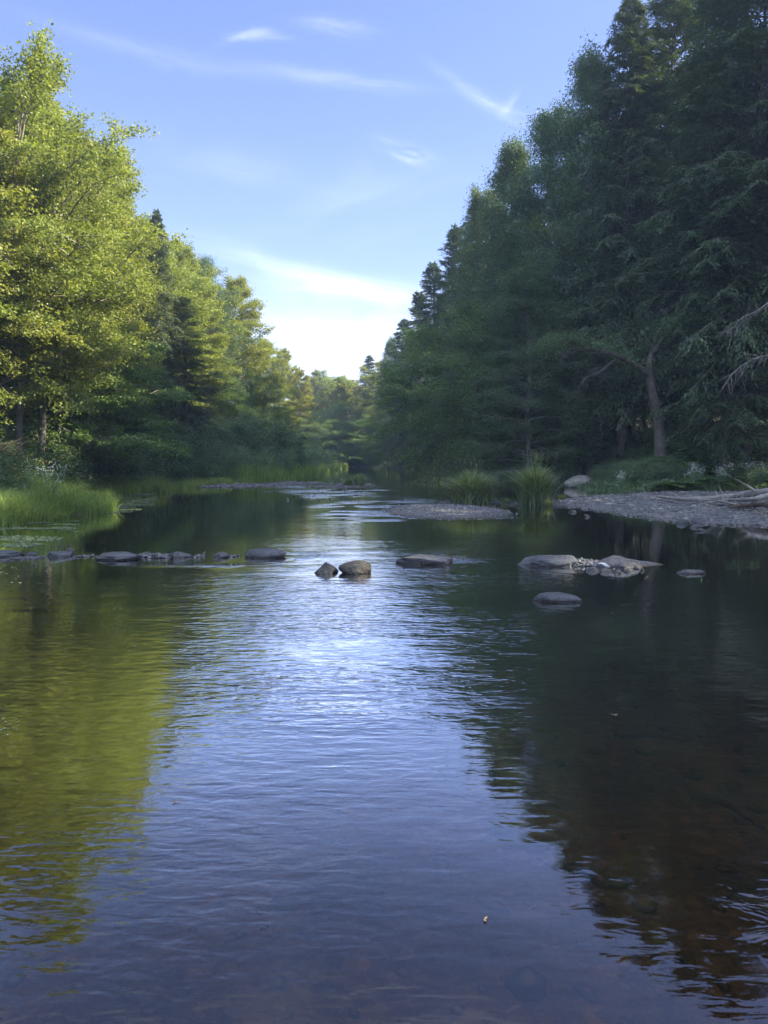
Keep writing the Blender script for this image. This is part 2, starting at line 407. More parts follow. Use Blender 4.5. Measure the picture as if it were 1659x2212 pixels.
def H(x, y, detail=True):
    x = np.asarray(x, float); y = np.asarray(y, float)
    sd = -sdf(WATER, x, y)                       # >0 on land
    n1 = fbm(x*.25, y*.25, 3); n2 = fbm(x*1.3, y*1.3, 5)
    sdn = sd + n2*.5
    land = .05 + .28*sm(0, .6, sdn) + 2.5*sm(.5, 5.2, sdn) + .07*np.clip(sdn-5, 0, 60)**.9 + n1*.9*sm(1, 6, sd) + n2*.25*sm(.3, 2, sd)
    land = land + 14*sm(30, 240, sd) + np.where(x > 0, 9*sm(7, 34, sd), 4*sm(8, 34, sd))
    wat = .05 - .32*sm(0, 1.2, -sdn) - .22*sm(1.5, 6, -sd) + n2*.10 + n1*.12
    z = np.where(sdn > 0, land, wat)
    g = sdf(BAR, x, y) + n2*.9
    z = np.maximum(z, np.clip(g*.09, -.6, .085) + n2*.035)
    def isl(cx, cy, rx, ry, h, rot=0):
        dx, dy = x-cx, y-cy
        q = (dx/rx)**2 + (dy/ry)**2 + n2*.5
        return np.clip(h*(1-q), -.6, h)
    for a in ((1.8, 21.8, 1.75, 3.0, .07), (3.05, 25.6, 1.15, .9, .16), (5.0, 24.5, 1.2, .7, .15), (-1.6, 41.5, 1.1, 1.3, .10),
              (-8.6, 40.0, 3.4, 2.2, .09), (-5.2, 43.5, 2.0, 1.6, .07), (-2.4, 38.8, 1.6, 1.0, .035), (-9.3, 20.5, 1.1, 2.2, .10), (3.6, 11.0, .6, .35, .05)):
        z = np.maximum(z, isl(*a))
    return z
def h1(x, y): return float(H(np.array([x]), np.array([y]))[0])

def axis(vals):
    out = []
    for a, b, st in vals: out += list(np.arange(a, b, st))
    return np.array(out)
gx = axis([(-340, -80, 20), (-80, -22, 2.5), (-22, -14, .6), (-14, 14, .25), (14, 24, .5), (24, 80, 2.5), (80, 341, 20)])
gy = axis([(-200, -20, 15), (-20, 0, 1.5), (0, 48, .28), (48, 115, .8), (115, 160, 3), (160, 480, 20)])
def grid(gx, gy, zf):
    X, Y = np.meshgrid(gx, gy); Z = zf(X, Y)
    V = np.stack([X, Y, Z], -1).reshape(-1, 3); nx, ny = len(gx), len(gy)
    i = (np.arange(ny-1)[:, None]*nx + np.arange(nx-1)[None]).ravel()
    return V, np.stack([i, i+1, i+nx+1, i+nx], -1)
V, F = grid(gx, gy, H)
acc = Acc(); acc.add(V, F)
tag(link('ground', acc.mesh('ground', M['ground'], True)), kind='structure')

# water sheet
wx = axis([(-70, -16, 2), (-16, 16, .2), (16, 26, 1)]); wy = axis([(-20, 0, 1), (0, 48, .2), (48, 128, .8)])
V, F = grid(wx, wy, lambda a, b: a*0)
acc = Acc(); acc.add(V, F); me = acc.mesh('river', M['water'], True)
X, Y = V[:, 0], V[:, 1]
def blob(cx, cy, rx, ry, p=1.0): return np.exp(-(((X-cx)/rx)**2 + ((Y-cy)/ry)**2)**p)
u = X/np.maximum(Y, 1)
amp = .05 + 0*X
amp = np.maximum(amp, (1.0-.45*sm(6, 12, Y))*sm(3.2, 5.5, Y)*(1-sm(12, 17, Y))*sm(-.42, -.18, u)*(1-sm(.16, .34, u)))
amp = np.maximum(amp, .34*(1-sm(3.4, 6, Y)))
amp = np.maximum(amp, .42*sm(2.2, 4, Y)*(1-sm(9, 13, Y))*(1-sm(-.5, -.2, u)))
amp = np.maximum(amp, .30*(1-sm(8, 12, Y))*sm(.2, .4, u))
amp = np.maximum(amp, .22*blob(-1.5, 17, 2.6, 4))
amp = np.maximum(amp, .06*sm(42, 50, Y))
amp *= (.75 + .9*(fbm(X*.5, Y*.35, 11)+.3))
rf = 0*X
sp_ = fbm(X*.55, Y*.35, 21, 3)
rf = np.maximum(rf, 1.0*blob(-2.2, 33.5, 2.6, 5.5, 2)*sm(-.22, .12, sp_))
rf = np.maximum(rf, 1.0*blob(.2, 24, 2.1, 5.2, 2)*sm(-.3, .1, sp_))
rf = np.maximum(rf, .7*blob(1.6, 18.3, 2.0, 1.8, 2)*sm(-.12, .12, sp_))
rf = np.maximum(rf, .5*blob(-4.5, 39, 3, 1.2, 2))
rf = np.maximum(rf, .35*blob(1.0, 40, 4.5, 6, 2)*sm(0, .2, sp_))
rf = np.maximum(rf, .9*blob(-2.7, 11.3, 1.3, .6, 2))
rf = np.maximum(rf, .45*blob(-.7, 11.6, 1.2, .9, 2))
rf = np.maximum(rf, .45*blob(1.1, 11.4, .7, .4, 2))
rf = np.maximum(rf, .40*blob(2.6, 15.0, 1.0, .7, 2)*sm(-.1, .15, sp_))
rf = np.maximum(rf, .5*blob(-4.7, 12.0, .5, .25, 2))
rf = np.maximum(rf, .35*blob(1.6, 2.4, .35, .4, 2))
rf *= sm(-.04, .10, fbm(X*.9, Y*1.5, 41, 3))
for nm, arr in (('ripple', amp), ('riffle', rf)):
    a = me.attributes.new(nm, 'FLOAT', 'POINT'); a.data.foreach_set('value', arr.astype(np.float32))
tag(link('river', me), kind='structure')

# ------------------------------------------------------------------ stones
bm = bmesh.new(); bmesh.ops.create_icosphere(bm, subdivisions=5, radius=1); ICO5 = (np.array([v.co[:] for v in bm.verts]), np.array([[v.index for v in f.verts] for f in bm.faces])); bm.free()
bm = bmesh.new(); bmesh.ops.create_icosphere(bm, subdivisions=1, radius=1); ICO1 = (np.array([v.co[:] for v in bm.verts]), np.array([[v.index for v in f.verts] for f in bm.faces])); bm.free()
bm = bmesh.new(); bmesh.ops.create_icosphere(bm, subdivisions=2, radius=1); ICO2 = (np.array([v.co[:] for v in bm.verts]), np.array([[v.index for v in f.verts] for f in bm.faces])); bm.free()
def polytope(D, rng, nplanes=14, lo=.72, hi=1.0, soft=14, extra=()):
    n = unit(rng.randn(nplanes, 3)); h = rng.uniform(lo, hi, nplanes)
    if extra:
        n = np.vstack([n, unit(np.array([e[:3] for e in extra], float))]); h = np.concatenate([h, [e[3] for e in extra]])
    q = np.maximum(D @ n.T, 1e-3)/h          # 1/r for each plane
    return 1/(np.sum(np.maximum(q, 0)**soft, 1)**(1/soft))
def rock(name, x0, x1, yt, yb, mat, label, seed, round_=0., depth=.8, extra=(), yaw=0., tilt=0., cat='rock', group=None, layers=0.):
    """a stone whose water line spans x0..x1 of the picture at row yb and whose top reaches row yt"""
    rng = np.random.RandomState(seed)
    D, Fc = ICO5
    soft = 30 if round_ < .3 else (9 if round_ < .7 else 5)
    if round_ < .55:
        soft = 60 if round_ < .3 else 28
        ns = 9; az_ = np.arange(ns)*2*PI/ns + rng.uniform(-.3, .3, ns)
        pl = [(math.cos(t), math.sin(t), rng.uniform(-.1, .35), rng.uniform(.62, 1.0)) for t in az_]
        pl += [(rng.uniform(-.75, .75), rng.uniform(-.8, .4), 1, rng.uniform(.52, .72)) for _ in range(4)] + [(math.cos(t), math.sin(t), rng.uniform(.9, 1.5), rng.uniform(.68, .85)) for t in rng.rand(4)*2*PI] + [(0, 0, -1, .9)]
        r = polytope(D, rng, 1, 1.3, 1.4, soft, pl + list(extra))
    else: r = polytope(D, rng, 26, .70+.2*round_, 1.0, soft, extra)
    P = D*r[:, None]
    P = P/np.max(np.abs(P), 0)
    nz = np.array([mnoise.fractal(Vector(p*2.2+seed), 1.0, 2.0, 5) for p in P])
    nf = np.array([mnoise.fractal(Vector(p*9+seed), 1.0, 2.0, 3) for p in P])
    P = P*(1 + (.10-.04*round_)*nz[:, None] + .03*nf[:, None])
    if layers: P[:, :2] *= (1 + layers*np.sign(np.sin(P[:, 2]*19+nz*2))[:, None]*.5)
    if yaw or tilt:
        c, s_ = math.cos(yaw), math.sin(yaw); P = P @ np.array([[c, -s_, 0], [s_, c, 0], [0, 0, 1]]).T
        c, s_ = math.cos(tilt), math.sin(tilt); P = P @ np.array([[c, 0, s_], [0, 1, 0], [-s_, 0, c]]).T
    P = P - (P.max(0)+P.min(0))/2
    P = P/P.max(0)
    a = on_water(x0, yb); b = on_water(x1, yb); w = (b[0]-a[0]); dy = w*depth
    cy = a[1] + dy*.42
    top = at((x0+x1)/2, yt, cy)[2]*.82; top = max(top, .03)
    below = min(max(.5*top, .12), .3)
    hz = (top+below)/2
    P = P*np.array([w/2*1.02, dy/2, hz])
    ac = Acc(); ac.add(P, Fc, .5)
    o = link(name, ac.mesh(name, mat, True), None, ((a[0]+b[0])/2*cy/a[1], cy, (top-below)/2))
    tag(o, label, cat, group); return o
TOP = ((0, 0, 1, .62),); FLAT = ((0, 0, 1, .5), (.15, -.3, 1, .55))
rock('flat_rock', -30, 55, 1187, 1205, M['slate'], 'broad flat grey ledge rock cut by the left edge of the picture', 1, 0, .9, FLAT, layers=.06)
rock('small_rock', 55, 83, 1191, 1201, M['slate'], 'small low grey stone touching the broad ledge at far left of the row', 2, .2, .8, TOP)
rock('flat_rock', 100, 160, 1189, 1204, M['slate'], 'short flat-topped grey stone between the far-left ledge and the longest slab', 3, 0, .7, FLAT, tilt=.04)
rock('small_rock', 145, 163, 1182, 1192, M['slate'], 'thumb-sized smooth stone poking up behind the short flat-topped stone', 4, .8, .8)
rock('flat_rock', 205, 312, 1191, 1211, M['slate'], 'longest thin grey slab of the left row with pebbles at its right end', 5, 0, .8, FLAT, layers=.06)
rock('angular_rock', 358, 420, 1188, 1206, M['slate'], 'grey wedge rock with peaked top right of the pebble heap', 6, .1, .7, ((.5, -.2, 1, .6), (-.6, 0, 1, .7)))
rock('angular_rock', 456, 499, 1190, 1206, M['slate'], 'small jagged wet rock in the white ripples left of the smooth oblong rock', 7, 0, .8, ((-.5, -.2, 1, .6),))
rock('rounded_rock', 529, 618, 1181, 1206, M['slate'], 'smooth oblong grey rock, tallest of the row, at the edge of the bright water', 8, .9, .62, ((0, -.1, 1, .6),))
rock('pointed_rock', 672, 733, 1211, 1241, M['dark_rock'], 'dark pointed rock leaning against the round boulder in midstream', 9, .4, .8, ((-.85, 0, .8, .42), (.8, -.1, .7, .55), (0, -.8, .8, .55)))
rock('round_boulder', 731, 802, 1204, 1241, M['granite'], 'round brownish boulder right of the dark pointed rock in midstream', 10, .95, .8)
slab_r = rock('flat_rock', 852, 980, 1196, 1221, M['slate'], 'long low grey slab with a sprig of grass growing behind it', 12, .1, .62, ((0, -.1, 1, .5), (.8, 0, .9, .7)))
rock('angular_rock', 1112, 1246, 1194, 1225, M['slate'], 'large faceted grey block with sloping left end beside the pebble spit', 14, 0, .62, ((0, .1, 1, .6), (-.9, -.2, .8, .6), (.1, -1, .7, .72)))
rock('veined_rock', 1283, 1386, 1196, 1229, M['veined'], 'pale-veined grey rock with white quartz streaks at the right end of the pebble spit', 15, .1, .7, ((-.75, -.1, 1, .62), (.4, 0, 1, .6)))
rock('low_rock', 1152, 1255, 1278, 1302, M['slate'], 'lone low rounded slate rock nearest the camera on the right', 16, .6, .55, ((.15, -.1, 1, .55),))
rock('flat_rock', 1457, 1526, 1229, 1241, M['slate'], 'thin flat stone barely above dark water at right with a grass stalk', 17, .3, .45, FLAT)
rock('shore_boulder', 1218, 1290, 1020, 1054, M['pale_rock'], 'big pale rounded boulder at the foot of the right bank behind the grass', 19, .75, .8, ((-.8, -.1, .9, .8),))
rock('shore_boulder', 1384, 1420, 1048, 1062, M['pale_rock'], 'small low grey rock half under the bank bushes above the gravel bar', 20, .6, .8)
for k, (x0, x1, yt, yb) in enumerate([(1262, 1277, 1110, 1117), (1490, 1510, 1134, 1141), (1506, 1526, 1140, 1148), (1458, 1492, 1118, 1132), (1492, 1530, 1116, 1130), (1228, 1246, 1100, 1107)]):
    rock('edge_stone', x0, x1, yt, yb, M['slate'], ['tiny stone alone in dark water left of the gravel bar', 'small flat stone just off the gravel bar, nearer the shore of a pair', 'flat stone farthest off the gravel bar edge, right one of a pair',
         'long dark stone on the front edge of the gravel bar, left of two', 'dark stone on the front edge of the gravel bar, right of two', 'small stone by the left tip of the gravel bar near the tall grass'][k], 40+k, .3, .7, TOP, cat='stone')
for k, (x0, x1, yt, yb) in enumerate([(1262, 1300, 1222, 1236), (1296, 1322, 1226, 1238), (1322, 1345, 1229, 1240), (1345, 1366, 1226, 1237), (1366, 1387, 1220, 1230), (1380, 1392, 1226, 1234)]):
    rock('spit_stone', x0, x1, yt, yb, M['slate'], 'fist-sized wet stone among those lying at the foot of the white-streaked rock', 60+k, .5, .8, cat='stone', group='stones in front of the streaked rock')
for k, (x0, x1, yt, yb) in enumerate([(938, 958, 1010, 1023), (955, 975, 1007, 1022), (972, 992, 1011, 1025), (728, 748, 1006, 1010), (835, 856, 1007, 1012)]):
    rock('far_rock', x0, x1, yt, yb, M['dark_rock'], ['dark rock at the far right shore, left of a cluster of three', 'tallest dark rock in the middle of the far right shore cluster', 'dark rock at the far right shore, right of a cluster of three',
         'tiny far rock off the tip of the grassy point', 'tiny far rock by the right shore at the river bend'][k], 80+k, .2, .8, cat='rock')
# small stones sticking out of the water left
for k, (x0, x1, yt, yb) in enumerate([(71, 80, 1214, 1222), (100, 106, 1238, 1242)]):
    rock('small_rock', x0, x1, yt, yb, M['slate'], ['tiny stone alone in the water just in front of the far-left ledge gap', 'tiniest stone in dark water in front of the left row'][k], 90+k, .5, .8, cat='stone')

def gravel(name, pts, sizes, seed, label, lift=.0):
    rng = np.random.RandomState(seed); D, Fc = ICO1 if len(pts) > 400 else ICO2
    var = [(D*polytope(D, rng, 10, .7, 1, 12)[:, None]) for _ in range(12)]
    ac = Acc(); n = len(pts)
    for k in range(12):
        ix = np.arange(n)[k::12]; m = len(ix)
        if not m: continue
        a = rng.rand(m)*2*PI; s_ = sizes[ix]
        sc = np.stack([s_*rng.uniform(.8, 1.3, m), s_*rng.uniform(.6, 1, m), s_*rng.uniform(.35, .6, m)], 1)
        Q = var[k][None]*sc[:, None]
        ca, sa = np.cos(a)[:, None], np.sin(a)[:, None]
        V = np.stack([Q[..., 0]*ca-Q[..., 1]*sa, Q[..., 0]*sa+Q[..., 1]*ca, Q[..., 2]], -1) + pts[ix][:, None]
        nv = len(D)
        ac.add(V.reshape(-1, 3), (Fc[None]+(np.arange(m)*nv)[:, None, None]).reshape(-1, 3), np.repeat(rng.rand(m), len(Fc)))
    o = link(name, ac.mesh(name, M['gravel'], True)); tag(o, label, 'stones', kind='stuff'); return o
def scatter(n, x0, x1, y0, y1, rng, cond):
    x = rng.uniform(x0, x1, n); y = rng.uniform(y0, y1, n)
    z = H(x, y); k = cond(x, y, z); return np.stack([x[k], y[k], z[k]], 1)
rng = np.random.RandomState(5)
P = scatter(60000, 5, 18, 15.6, 32, rng, lambda x, y, z: (z > -.05) & (sdf(BAR, x, y) > -1.2) & (z < .3))[:17000]
gravel('gravel', P, rng.gamma(2.2, .012, len(P))+.012, 6, 'grey river cobbles and pebbles covering the gravel bar on the right')
P = scatter(40000, -.6, 4.6, 17.5, 26.5, rng, lambda x, y, z: (z > -.045))[:11000]
gravel('gravel', P, rng.gamma(2.0, .006, len(P))+.010, 7, 'fine wet gravel of the low mid-river islet')
P = scatter(30000, -12, -.5, 36, 46, rng, lambda x, y, z: (z > -.03) & (z < .13))[:3500]
gravel('gravel', P, rng.gamma(2.5, .01, len(P))+.014, 8, 'dark mud and pebbles of the low spit below the left reeds')
P = scatter(9000, -3.6, -.2, 26, 40, rng, lambda x, y, z: z > -9)[:260]; P[:, 2] = rng.uniform(-.03, .012, len(P))
P = P[:, :]
gravel('gravel', P, np.minimum(rng.gamma(2.0, .007, len(P))+.010, .035), 9, 'scattered stones breaking the white riffle in mid river')
def heap(px0, px1, py, n, spread, size, seed, label, hmax=.05):
    rng = np.random.RandomState(seed); a, b = on_water(px0, py), on_water(px1, py)
    t = rng.rand(n); x = a[0]+(b[0]-a[0])*t; y = a[1] + rng.randn(n)*spread; z = hmax*(1-np.clip(((y-a[1])/spread/1.6)**2, 0, 1.5))*np.sin(PI*np.clip(t, .08, .92))**.4*rng.uniform(.6, 1, n)
    z = z*.7; return gravel('gravel', np.stack([x, y, z], 1), rng.gamma(3, size/4, n)+.006, seed, label)
heap(292, 372, 1203, 700, .12, .014, 31, 'heap of small pebbles between the longest slab and the wedge rock', .07)
heap(1205, 1300, 1218, 1100, .18, .018, 32, 'spit of small stones joining the faceted block and the streaked rock', .07)
heap(162, 196, 1203, 60, .10, .014, 34, 'few half sunk stones between the short flat-topped stone and the longest slab', .02)
heap(418, 440, 1203, 50, .10, .014, 35, 'half sunk stones between the wedge rock and the small jagged rock', .02)
heap(498, 516, 1202, 35, .08, .014, 36, 'half sunk stones left of the smooth oblong rock', .02)
heap(30, 90, 1206, 260, .12, .012, 33, 'pebbles at the waterline by the far-left ledge', .02)
# river bed stones
rng = np.random.RandomState(15)
P = scatter(5200, -9, 10, 1.0, 16, rng, lambda x, y, z: z < -.12); 
szs = rng.gamma(2.0, .011, len(P))+.01; P[:, 2] += szs*.15
o = gravel('riverbed_stones', P, szs, 16, 'brown stones lying on the river bed under the clear shallow water')

# ------------------------------------------------------------------ trees
def rot_h(d, a):
    c, s_ = np.cos(a), np.sin(a)
    return np.stack([d[..., 0]*c-d[..., 1]*s_, d[..., 0]*s_+d[..., 1]*c, d[..., 2]], -1)
def broadleaf(name, seed, Ht, Rad, base, leafmat, barkmat, stems=1, n1=44, n2=9, n3=6, nl=24, leafL=.10, droop=.0, lean=0., prof=None, flat=.35, trunk_r=None, spread=1., up0=12, up1=65, stemsep=.35, bend_in=0):
    rng = np.random.RandomState(seed); tk = Acc(); cr = Acc()
    trunk_r = trunk_r or Ht*.0125
    prof = prof or (lambda t: math.sin(PI*(.16+.80*t))**.75)
    paths = []
    for k in range(stems):
        a = rng.rand()*2*PI if stems > 1 else 0
        off = np.array([math.cos(2*PI*k/stems+.6), math.sin(2*PI*k/stems+.6), 0])*(stemsep if stems > 1 else 0)
        top = off*(3.2 if stems > 1 else 0) + np.array([lean + rng.randn()*.4, rng.randn()*.4, Ht*(.97 if k == 0 else rng.uniform(.8, .95))])
        ctrl = [off*.6 + np.array([0, 0, -.5])]
        for t in (.15, .35, .55, .75, .9): ctrl.append(off*(1+2.2*t*(stems > 1)) + t*np.array([top[0]*t, top[1]*t, top[2]]) + np.append(rng.randn(2)*.13*(1+t), 0))
        ctrl.append(top)
        p = smooth_path(ctrl, 26); paths.append(p)
        s_ = np.linspace(0, 1, 26); rr = trunk_r*(1 if stems == 1 else .72)*(1-s_)**.8 + .012; rr[:3] *= [1.7, 1.25, 1.08]
        tube(tk, p, rr, 9)
    P3, D3, L3 = [], [], []
    for i in range(n1):
        t = (i+rng.rand())/n1; t = t**.85
        z_end = base + t*(Ht-base); st = paths[i % stems]
        az_ = i*2.39996 + rng.randn()*.25
        e = R(up0+(up1-up0)*t**1.3 + rng.randn()*7)
        rl = Rad*prof(t)*rng.uniform(.72, 1.12)
        ln = rl/max(math.cos(e), .45) * (1 if t < .9 else .8)
        z0 = max(z_end - ln*math.sin(e)*.75, base*.55 if t > .1 else base*.85)
        j = np.searchsorted(st[:, 2], z0); j = min(max(j, 1), 25); f = (z0-st[j-1, 2])/(st[j, 2]-st[j-1, 2]+1e-9)
        p0 = st[j-1] + (st[j]-st[j-1])*np.clip(f, 0, 1)
        d0 = np.array([math.cos(az_)*math.cos(e), math.sin(az_)*math.cos(e), math.sin(e)])
        ss = np.linspace(0, 1, 7)[:, None]
        wig = np.cumsum(rng.randn(7, 3)*.04*ln, 0)*ss
        path = p0 + d0*ln*ss + np.array([0, 0, -1])*(droop+.12)*ln*ss**2 + wig
        r0 = .35*trunk_r*(ln/Rad)**.8*(1.05-.5*t)
        tube(tk, path, r0*(1-ss[:, 0])**.8+.007, 5)
        for q in range(n2):
            s1 = .22 + .78*(q+rng.rand()*.8)/n2; s1 = min(s1, .999)
            k = int(s1*6); f = s1*6-k; pp = path[k]+(path[k+1]-path[k])*f; dd = unit(path[k+1]-path[k])
            side = 1 if q % 2 else -1
            d2 = rot_h(dd, side*R(rng.uniform(25, 75))); d2[2] = d2[2]*.7 + rng.uniform(-.22, .28)-droop*.5; d2 = unit(d2)
            l2 = ln*(.16+.34*(1-s1))*rng.uniform(.7, 1.2)*spread + .25
            sp2 = pp + d2*l2*np.linspace(0, 1, 4)[:, None] + np.array([0, 0, -1])*droop*l2*np.linspace(0, 1, 4)[:, None]**2 + np.array([0, 0, .0])
            tube(tk, sp2, np.array([.30*r0+.006, .2*r0+.005, .006, .003]), 3)
            s3 = (np.arange(n3)+rng.rand(n3))/n3*.85+.15
            kk = np.minimum((s3*3).astype(int), 2); b3 = sp2[kk] + (sp2[kk+1]-sp2[kk])*(s3*3-kk)[:, None]
            dd3 = rot_h(np.repeat(d2[None], n3, 0), np.where(np.arange(n3) % 2, 1, -1)*rng.uniform(.3, 1.3, n3))
            dd3[:, 2] = dd3[:, 2]*.6 + rng.randn(n3)*.25 - droop; dd3 = unit(dd3)
            P3.append(b3); D3.append(dd3); L3.append(rng.uniform(.35, .8, n3)*(.6+.07*Rad))
    P3 = np.concatenate(P3); D3 = np.concatenate(D3); L3 = np.concatenate(L3); m = len(P3)
    keep = rng.rand(m) < .93; P3, D3, L3 = P3[keep], D3[keep], L3[keep]; m = len(P3)
    # twigs carry the leaves
    sl = rng.rand(m, nl)**.8
    Q = P3[:, None] + D3[:, None]*(L3[:, None]*sl)[..., None]
    Q[..., 2] -= droop*(L3[:, None]*sl)**2
    jit = rng.randn(m, nl, 3)*np.array([.13, .13, .13*flat+.03])*(.6+.5*Rad/4)
    Q = (Q+jit).reshape(-1, 3)
    A = np.repeat(D3, nl, 0)*.5 + rng.randn(len(Q), 3)*np.array([.9, .9, .5]) + np.array([0, 0, -.25-droop])
    Nn = rng.randn(len(Q), 3)*.55 + np.array([0, 0, .9])
    L = leafL*rng.uniform(.65, 1.35, len(Q))
    clump = np.repeat(rng.rand(m), nl); r = np.clip(.45*clump+.55*rng.rand(len(Q)), 0, 1)
    r[rng.rand(len(Q)) > .012] *= .93
    leaves(cr, Q, A, Nn, L, L*.78, .22, r)
    Ht = float(np.percentile(np.concatenate(cr.v)[:, 2], 99.97))
    return dict(name=name, H=Ht, trunk=tk.mesh(name+'_trunk', M[barkmat], True), crown=cr.mesh(name+'_crown', M[leafmat]))

def conifer(name, seed, Ht, Rad, base, n1=115, nside=24, nb=11, leafmat='hemlock', barkmat='bark_dark', droop=.35, blade=.15, prof=None, dead=0):
    rng = np.random.RandomState(seed); tk = Acc(); cr = Acc()
    ctrl = [np.array([0, 0, -.5])]+[np.array([rng.randn()*.10, rng.randn()*.10, Ht*t]) for t in (.2, .4, .6, .8)]+[np.array([0, 0, Ht])]
    st = smooth_path(ctrl, 24); s_ = np.linspace(0, 1, 24); tube(tk, st, Ht*.0125*(1-s_)**.9+.01, 9)
    prof = prof or (lambda t: (1-t)**.62*(.35+.65*min(1, t/.14)))
    P, A, Nn, L, RR = [], [], [], [], []
    for i in range(n1):
        t = ((i+rng.rand())/n1)**.8; z = base+t*(Ht-base)
        az_ = i*2.39996+rng.randn()*.3; ln = Rad*prof(t)*rng.uniform(.5, 1.2)+.25
        e = R(-4+52*t**1.6+rng.randn()*11)
        j = min(max(np.searchsorted(st[:, 2], z), 1), 23); f = (z-st[j-1, 2])/(st[j, 2]-st[j-1, 2]); p0 = st[j-1]+(st[j]-st[j-1])*np.clip(f, 0, 1)
        d0 = np.array([math.cos(az_)*math.cos(e), math.sin(az_)*math.cos(e), math.sin(e)])
        ss = np.linspace(0, 1, 8)
        path = p0 + d0*ln*ss[:, None] + np.array([0, 0, -1])*(droop*ln*.55*ss**2)[:, None] + np.cumsum(rng.randn(8, 3)*.018*ln, 0)
        tube(tk, path, (.010*ln+.012)*(1-ss)**.8+.004, 4)
        if t < .05 and rng.rand() < .6: continue
        # side twigs
        m = max(6, int(nside*min(1, (ln/Rad)**.6+.15)))
        sq = .16+.84*(np.arange(m)+rng.rand(m)*.7)/m; sq = np.minimum(sq, .999)
        k = (sq*7).astype(int); pp = path[k]+(path[k+1]-path[k])*(sq*7-k)[:, None]; dd = unit(path[k+1]-path[k])
        side = np.where(np.arange(m) % 2, 1, -1)
        d2 = rot_h(dd, side*rng.uniform(.55, 1.15, m)); d2[:, 2] += rng.uniform(-.35, .1, m)-.15*droop; d2 = unit(d2)
        l2 = (ln*(.12+.40*(1-sq)*np.minimum(1, sq/.3))+.22)*rng.uniform(.7, 1.2, m)
        sb = (np.arange(nb)+.5)/nb
        B = pp[:, None]+d2[:, None]*(l2[:, None]*sb)[..., None]; B[..., 2] -= droop*.9*(l2[:, None]*sb)**2
        B += rng.randn(*B.shape)*.025
        ax = np.repeat(d2[:, None], nb, 1).copy()
        sd2 = np.where((np.arange(nb) % 2)[None], 1, -1)*rng.uniform(.35, .95, (m, nb))
        ax = rot_h(ax, sd2); ax[..., 2] -= rng.uniform(0, .7, (m, nb))*droop*1.6
        P.append(B.reshape(-1, 3)); A.append(ax.reshape(-1, 3)); Nn.append(rng.randn(m*nb, 3)*.35+np.array([0, 0, 1]))
        L.append((blade*rng.uniform(.7, 1.4, (m, nb))*(1.1-.4*sb)[None]).ravel()); RR.append(np.clip(np.repeat(rng.rand(m), nb)*.4+rng.rand(m*nb)*.6, 0, .93))
    P = np.concatenate(P); L = np.concatenate(L)
    leaves(cr, P, np.concatenate(A), np.concatenate(Nn), L, L*.36, .12, np.concatenate(RR))
    for k in range(dead):
        z = base*.4+rng.rand()*Ht*.28; az_ = rng.rand()*2*PI; ln = Rad*rng.uniform(.4, .8)
        d0 = np.array([math.cos(az_), math.sin(az_), rng.uniform(-.1, .25)]); ss = np.linspace(0, 1, 6)[:, None]
        path = np.array([0, 0, z]) + d0*ln*ss + np.cumsum(rng.randn(6, 3)*.04*ln, 0)
        tube(tk, path, .02*(1-ss[:, 0])+.005, 4)
    Ht = float(np.percentile(np.concatenate(cr.v)[:, 2], 99.97))
    return dict(name=name, H=Ht, trunk=tk.mesh(name+'_trunk', M[barkmat], True), crown=cr.mesh(name+'_crown', M[leafmat]))

full = lambda t: (math.sin(PI*(.28+.68*t)))**.65*(1-.25*t)
K = {}
K['maple_hero'] = broadleaf('maple_tree', 11, 15.5, 4.6, 3.6, 'maple', 'bark', stems=3, n1=96, n2=10, n3=6, nl=24, leafL=.115, prof=lambda t: math.sin(PI*(.30+.64*t))**.8, up0=4, stemsep=.4, trunk_r=.2)
K['maple_a'] = broadleaf('maple_tree', 12, 15, 4.0, 2.6, 'maple', 'bark', n1=60, n2=10, n3=6, nl=22, leafL=.12, prof=full)
K['maple_b'] = broadleaf('maple_tree', 13, 14, 4.1, 2.4, 'maple', 'bark', stems=2, n1=60, n2=10, n3=6, nl=22, leafL=.12, prof=full, up0=2, droop=.08)
K['maple_low'] = broadleaf('maple_tree', 14, 8.5, 4.2, 2.2, 'pale', 'bark', stems=3, n1=44, n2=10, n3=6, nl=22, leafL=.115, prof=lambda t: math.sin(PI*(.35+.6*t))**.6, up0=0, up1=55, droop=.12, flat=.2)
K['gold'] = broadleaf('maple_tree', 15, 14, 3.8, 1.5, 'maple_far', 'bark', n1=46, n2=9, n3=5, nl=16, leafL=.18, prof=full)
K['birch'] = broadleaf('birch_tree', 16, 20, 4.3, 2.0, 'birch', 'bark', stems=1, n1=130, n2=8, n3=6, nl=15, leafL=.11, droop=.18, prof=lambda t: (1-t*.97)**.62*min(1, .5+t*3), flat=1.4, up0=20)
K['birch_b'] = broadleaf('birch_tree', 17, 20, 4.4, 2.0, 'birch', 'bark', stems=1, n1=105, n2=9, n3=6, nl=18, leafL=.10, droop=.15, prof=full, flat=1.2)
K['alder'] = broadleaf('alder_tree', 18, 11, 4.8, .8, 'pale', 'bark_dark', stems=3, n1=56, n2=10, n3=6, nl=22, leafL=.10, droop=.2, prof=lambda t: math.sin(PI*(.3+.65*t))**.6, flat=1.0, up0=0, up1=60)
K['hemlock_a'] = conifer('hemlock_tree', 21, 21, 4.3, 1.6, n1=250, nside=27, nb=14, blade=.18)
K['hemlock_b'] = conifer('hemlock_tree', 22, 20, 3.7, 2.2, n1=240, nside=26, nb=14, droop=.5, blade=.18)
K['hemlock_c'] = conifer('hemlock_tree', 23, 22, 5.0, 4.5, n1=250, nside=29, nb=14, droop=.4, blade=.19, dead=14, prof=lambda t: (1-t)**.5*(.5+.5*min(1, t/.12)))
